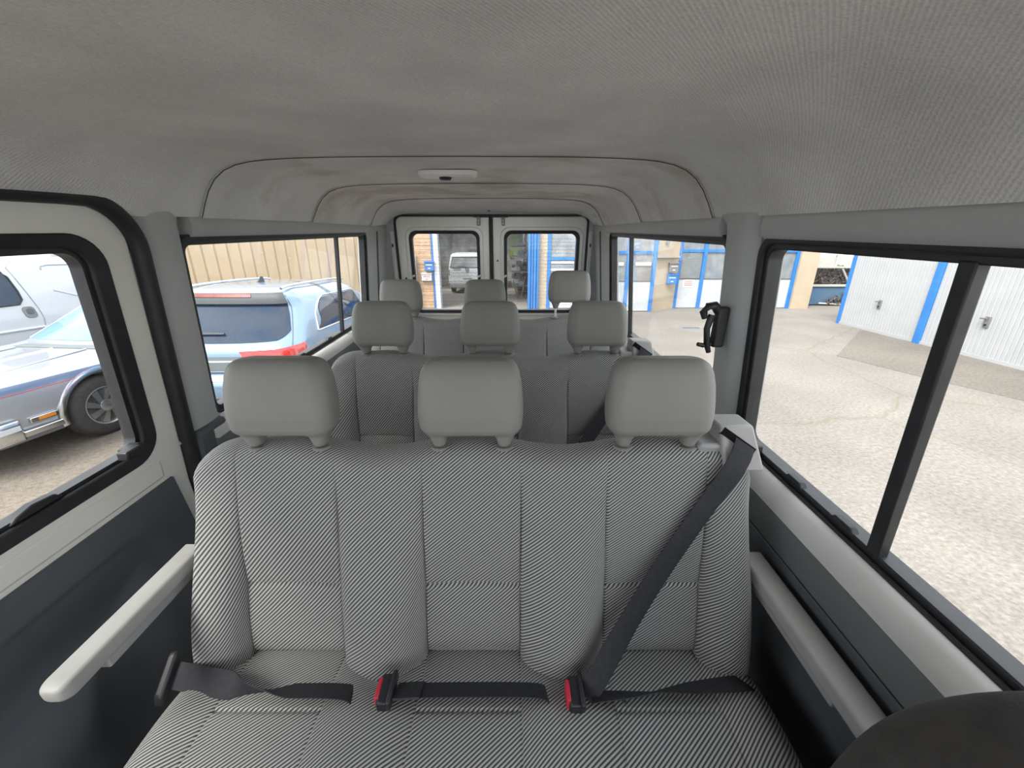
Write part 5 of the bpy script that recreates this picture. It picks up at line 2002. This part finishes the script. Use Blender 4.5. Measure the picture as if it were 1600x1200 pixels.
wallbox('letterbox', 'bluebox', -2.97, -2.64, 1.35, 1.66, FY - 0.01, 'blue letterbox on the tan wall beside the workshop bay', 'letterbox')
wallbox('letterbox', 'greypanel', -3.10, -2.74, 1.00, 1.24, FY - 0.01, 'pale letterbox below the blue one on the tan wall', 'letterbox', flapm='redink')
wallbox('meter_box', 'greybox', 5.66, 5.98, 1.31, 1.62, FY - 0.39, 'grey box on the cream wall, above a blue letterbox', 'box')
wallbox('letterbox', 'blue', 5.64, 5.96, 0.92, 1.24, FY - 0.40, 'blue letterbox under the grey box on the cream wall', 'letterbox')
for nm in range(1):
    e = yard(tag(empty('name_plate', (5.46, FY - 0.60, 2.23)), 'small dark plate high on the cream wall', 'sign'))
    e.rotation_euler = (0, 0, math.atan2(0.75, 1.07))
    MB().box(-0.08, 0.08, -0.02, 0.0, 0, 0.10).build('plate', 'greybox', e, bevel=0.004)
    for k in range(2):
        MB().box(-0.05 + 0.055 * k, -0.01 + 0.055 * k, -0.024, -0.018, 0.025, 0.075).build('figure', 'blind', e)
e = yard(tag(empty('notice', (6.62, FY - 0.012, 0.77)), 'white paper notice with red lines on the glazed blue door', 'notice'))
MB().box(-0.20, 0.20, -0.006, 0.0, 0, 0.27).build('sheet', 'paper', e, smooth=None)
for k in range(3):
    MB().box(-0.15, 0.15, -0.009, -0.005, 0.06 + 0.065 * k, 0.085 + 0.065 * k).build('text_line', 'redink', e, smooth=None)
wp_ = yard(tag(empty('white_board', (-3.62, FY - 0.16, 0)), 'tall white board leaning on the tan wall, left of the letterboxes', 'board'))
lo = rrect(-0.40, 0.36, 0.02, 2.02, (0.01, 0.01, 0.10, 0.01), 6)
MB().loops([[(a, y_, b) for a, b in lo] for y_ in (0.0, -0.05)]).build('sheet', 'carwhite', wp_, bevel=0.006)
MB().box(-0.40, 0.20, -0.058, -0.049, 0.55, 1.15).build('dark_panel', 'seamline', wp_, bevel=0.004)
hs = yard(tag(MB().tube([(0.22 + 0.50 * t, FY + 2.0, 1.35 - 1.25 * math.sin(pi * (0.12 + 0.80 * t))) for t in np.linspace(0, 1, 24)], 0.018, 8).build('hose', 'hose', None, smooth=60),
              'thin brown hose hanging in a loop in the workshop bay', 'hose'))

# ------------------------------------------------------------------ garages on the right
GA = Vector((9.82, 11.25, 0))
gd = Vector((-0.12, -1.0, 0)).normalized()
gb = yard(tag(empty('garage_building', GA, math.atan2(gd.y, gd.x)), 'white row of garages with blue posts on the right of the yard', 'building'))
# local: x along the front (towards the viewer), y out of the yard behind the front
PD = 2.62
for k in range(4):
    MB().box(k * PD - 0.02, k * PD + (0.14 if k else 0.06), -0.05, 0.25, 0, 3.2).build('post', 'blue', gb, bevel=0.005)
MB().box(0, 3 * PD, 0.0, 0.25, 2.75, 3.4).build('front_wall', 'garagewall', gb)
MB().box(0, 3 * PD, 0.25, 5.0, 0, 3.3).build('body', 'garagewall', gb)
MB().box(-0.1, 3 * PD, -0.2, 5.1, 3.3, 3.5).build('roof', 'greypanel', gb)
gnames = ['white ribbed garage door farther from the viewer, next to the scrap container', 'white ribbed garage door behind the dark window upright', 'white ribbed garage door nearest the viewer, at the right edge']
for k in range(3):
    loc = GA + gd * (k * PD + (0.14 if k else 0.06))
    g = yard(tag(empty('garage_door', loc, math.atan2(gd.y, gd.x)), gnames[k], 'garage door', 'white garage doors'))
    Wd = PD - (0.16 if k else 0.08)
    n = 28
    lo = []
    st = Wd / n
    for i in range(n):
        lo += [(i * st, 0.012), (i * st + st * 0.15, -0.004), (i * st + st * 0.85, -0.004), (i * st + st * 0.99, 0.012)]
    full = lo + [(Wd, 0.05), (0, 0.05)]
    MB().loops([[(a, b, z) for a, b in full] for z in (0.03, 2.76)]).build('leaf', 'garage', g, smooth=None)
    MB().box(0, Wd, -0.012, 0.05, 0.0, 0.07).build('bottom_rail', 'garage', g)
    MB().box(Wd / 2 - 0.008, Wd / 2 + 0.008, -0.012, 0.0, 0.07, 2.74).build('centre_joint', 'greypanel', g)
    h = MB().box(Wd / 2 - 0.05, Wd / 2 + 0.05, -0.03, 0.0, 0.60, 0.82).build('handle', 'greybox', g, bevel=0.01)
    MB().tube([(Wd / 2 - 0.10, -0.06, 0.775), (Wd / 2 + 0.02, -0.06, 0.785)], 0.016, 8).build('lever', 'greybox', h)
    MB().lathe([(0, -0.05), (0.022, -0.045), (0.022, 0.0)], 12, 'y', (Wd / 2, 0.0, 0.66)).build('lock', 'black', h)

# ------------------------------------------------------------------ scrap container in the passage
sk = yard(tag(empty('scrap_container', (12.35, 15.3, 0)), 'blue steel container full of dark scrap between the workshop and the garages', 'container'))
pb = [(-0.95, 0.02), (0.85, 0.02), (0.95, 0.72), (-0.85, 0.72)]
MB().loops([[(-0.90, -0.1, 0.04), (0.86, -0.1, 0.04), (0.86, 1.8, 0.04), (-0.90, 1.8, 0.04)], [(-1.0, -0.1, 0.74), (0.92, -0.1, 0.74), (0.92, 2.0, 0.74), (-1.0, 2.0, 0.74)]]).build('tub', 'skipblue', sk)
MB().box(-1.03, 0.95, -0.16, -0.04, 0.72, 0.80).build('rim', 'fence', sk, bevel=0.01)
MB().box(-1.0, 0.92, 0.1, 1.9, 0.74, 1.40).build('load_wall', 'scrap', sk)
MB().box(-1.03, 0.95, -0.10, 0.0, 1.40, 1.47).build('top_rail', 'fence', sk, bevel=0.01)
for (a, b) in (((-1.0, 1.42), (-1.0, 0.74)), ((0.92, 1.42), (0.92, 0.02)), ((0.45, 1.42), (0.92, 0.76)), ((-0.98, 0.95), (-0.80, 0.76))):
    MB().tube([(a[0], -0.06, a[1]), (b[0], -0.06, b[1])], 0.035, 6).build('frame_bar', 'fence', sk)
MB().tube([(-0.2, -0.20, 0.10), (0.9, -0.20, 0.04)], 0.03, 6).build('loose_bar', 'paper', sk)
mb = MB()
rnd = random.Random(3)
for k in range(170):
    up = k < 110
    x = rnd.uniform(-0.95, 0.88)
    z = rnd.uniform(0.80, 1.40) if up else rnd.uniform(0.05, 0.5)
    if not up:
        x = rnd.uniform(0.0, 0.86)
        z = rnd.uniform(0.03, 0.10 + 0.55 * max(0, x))
    y = rnd.uniform(-0.02, 0.12) if up else rnd.uniform(-0.28, -0.10)
    a = Vector((rnd.uniform(-1, 1), rnd.uniform(-.4, .4), rnd.uniform(-1, 1))).normalized() * rnd.uniform(0.06, 0.22)
    mb.tube([Vector((x, y, z)) - a / 2, Vector((x, y, z)) + a / 2], rnd.uniform(0.008, 0.03), 4)
so = mb.build('scrap_pieces', 'scrap', sk, smooth=None)
so['kind'] = 'stuff'

# fence and greenery beyond
fe = yard(tag(empty('yard_fence', (11.2, 19.2, 0)), 'pale panel fence with a white rail beyond the scrap container', 'fence'))
for k in range(8):
    MB().box(k * 0.9, k * 0.9 + 0.87, 0, 0.06, 0.05, 1.75).build('panel', 'fence', fe)
for k in range(9):
    MB().box(k * 0.9 - 0.03, k * 0.9 + 0.01, -0.04, 0.08, 0, 2.0).build('post', 'greypanel', fe)
MB().box(0, 7.2, -0.05, 0.0, 1.85, 1.95).build('rail', 'paper', fe)


def bush(name, loc, rx, ry, rz, n, label, seed, cat='bush'):
    r = random.Random(seed)
    e = yard(tag(empty(name, loc), label, cat))
    MB().tube([(0, 0, 0), (0.03, 0, rz * 0.6), (-0.02, 0.03, rz)], [0.05, 0.035, 0.015], 7).build('stem', 'hose', e)
    mb = MB()
    for k in range(n):
        v = Vector((r.gauss(0, 1), r.gauss(0, 1), r.gauss(0, 1))).normalized() * (r.random() ** 0.4)
        c = Vector((v.x * rx, v.y * ry, rz + v.z * rz * 0.9))
        a = Vector((r.gauss(0, 1), r.gauss(0, 1), r.gauss(0, 1))).normalized() * 0.09
        b = a.cross(Vector((r.gauss(0, 1), r.gauss(0, 1), r.gauss(0, 1)))).normalized() * 0.04
        mb.add([c - a, c + b, c + a, c - b], [(0, 1, 2, 3)])
    f = mb.build('foliage', 'leaf', e, smooth=None, fixn=False)
    f['kind'] = 'stuff'
    return e


bush('green_shrub', (14.6, 17.6, 0), 0.45, 0.4, 0.75, 700, 'green shrub beside the far garage corner', 5)
bush('tree_crown', (13.0, 27.0, 0), 3.0, 1.2, 1.6, 3000, 'pale green bushes far behind the panel fence', 6)
# pale house far behind
hb = yard(tag(empty('far_house', (14.0, 34.0, 0)), 'pale house far behind the panel fence', 'house'))
MB().box(-7, 12, 0, 8, 0, 5.5).build('wall', 'garagewall', hb)
MB().loops([[(-7.4, -0.4, 5.5), (12.4, -0.4, 5.5), (12.4, 8.4, 5.5), (-7.4, 8.4, 5.5)], [(-7.4, 4, 8.5), (12.4, 4, 8.5), (12.4, 4.1, 8.5), (-7.4, 4.1, 8.5)]]).build('roof', 'brick', hb)
for k in range(4):
    wd = MB().box(-5 + 4 * k, -3.6 + 4 * k, -0.05, 0.1, 1.2, 2.6).build('window', 'winglass', hb)

for o in YARD:
    o.matrix_basis = YM @ o.matrix_basis
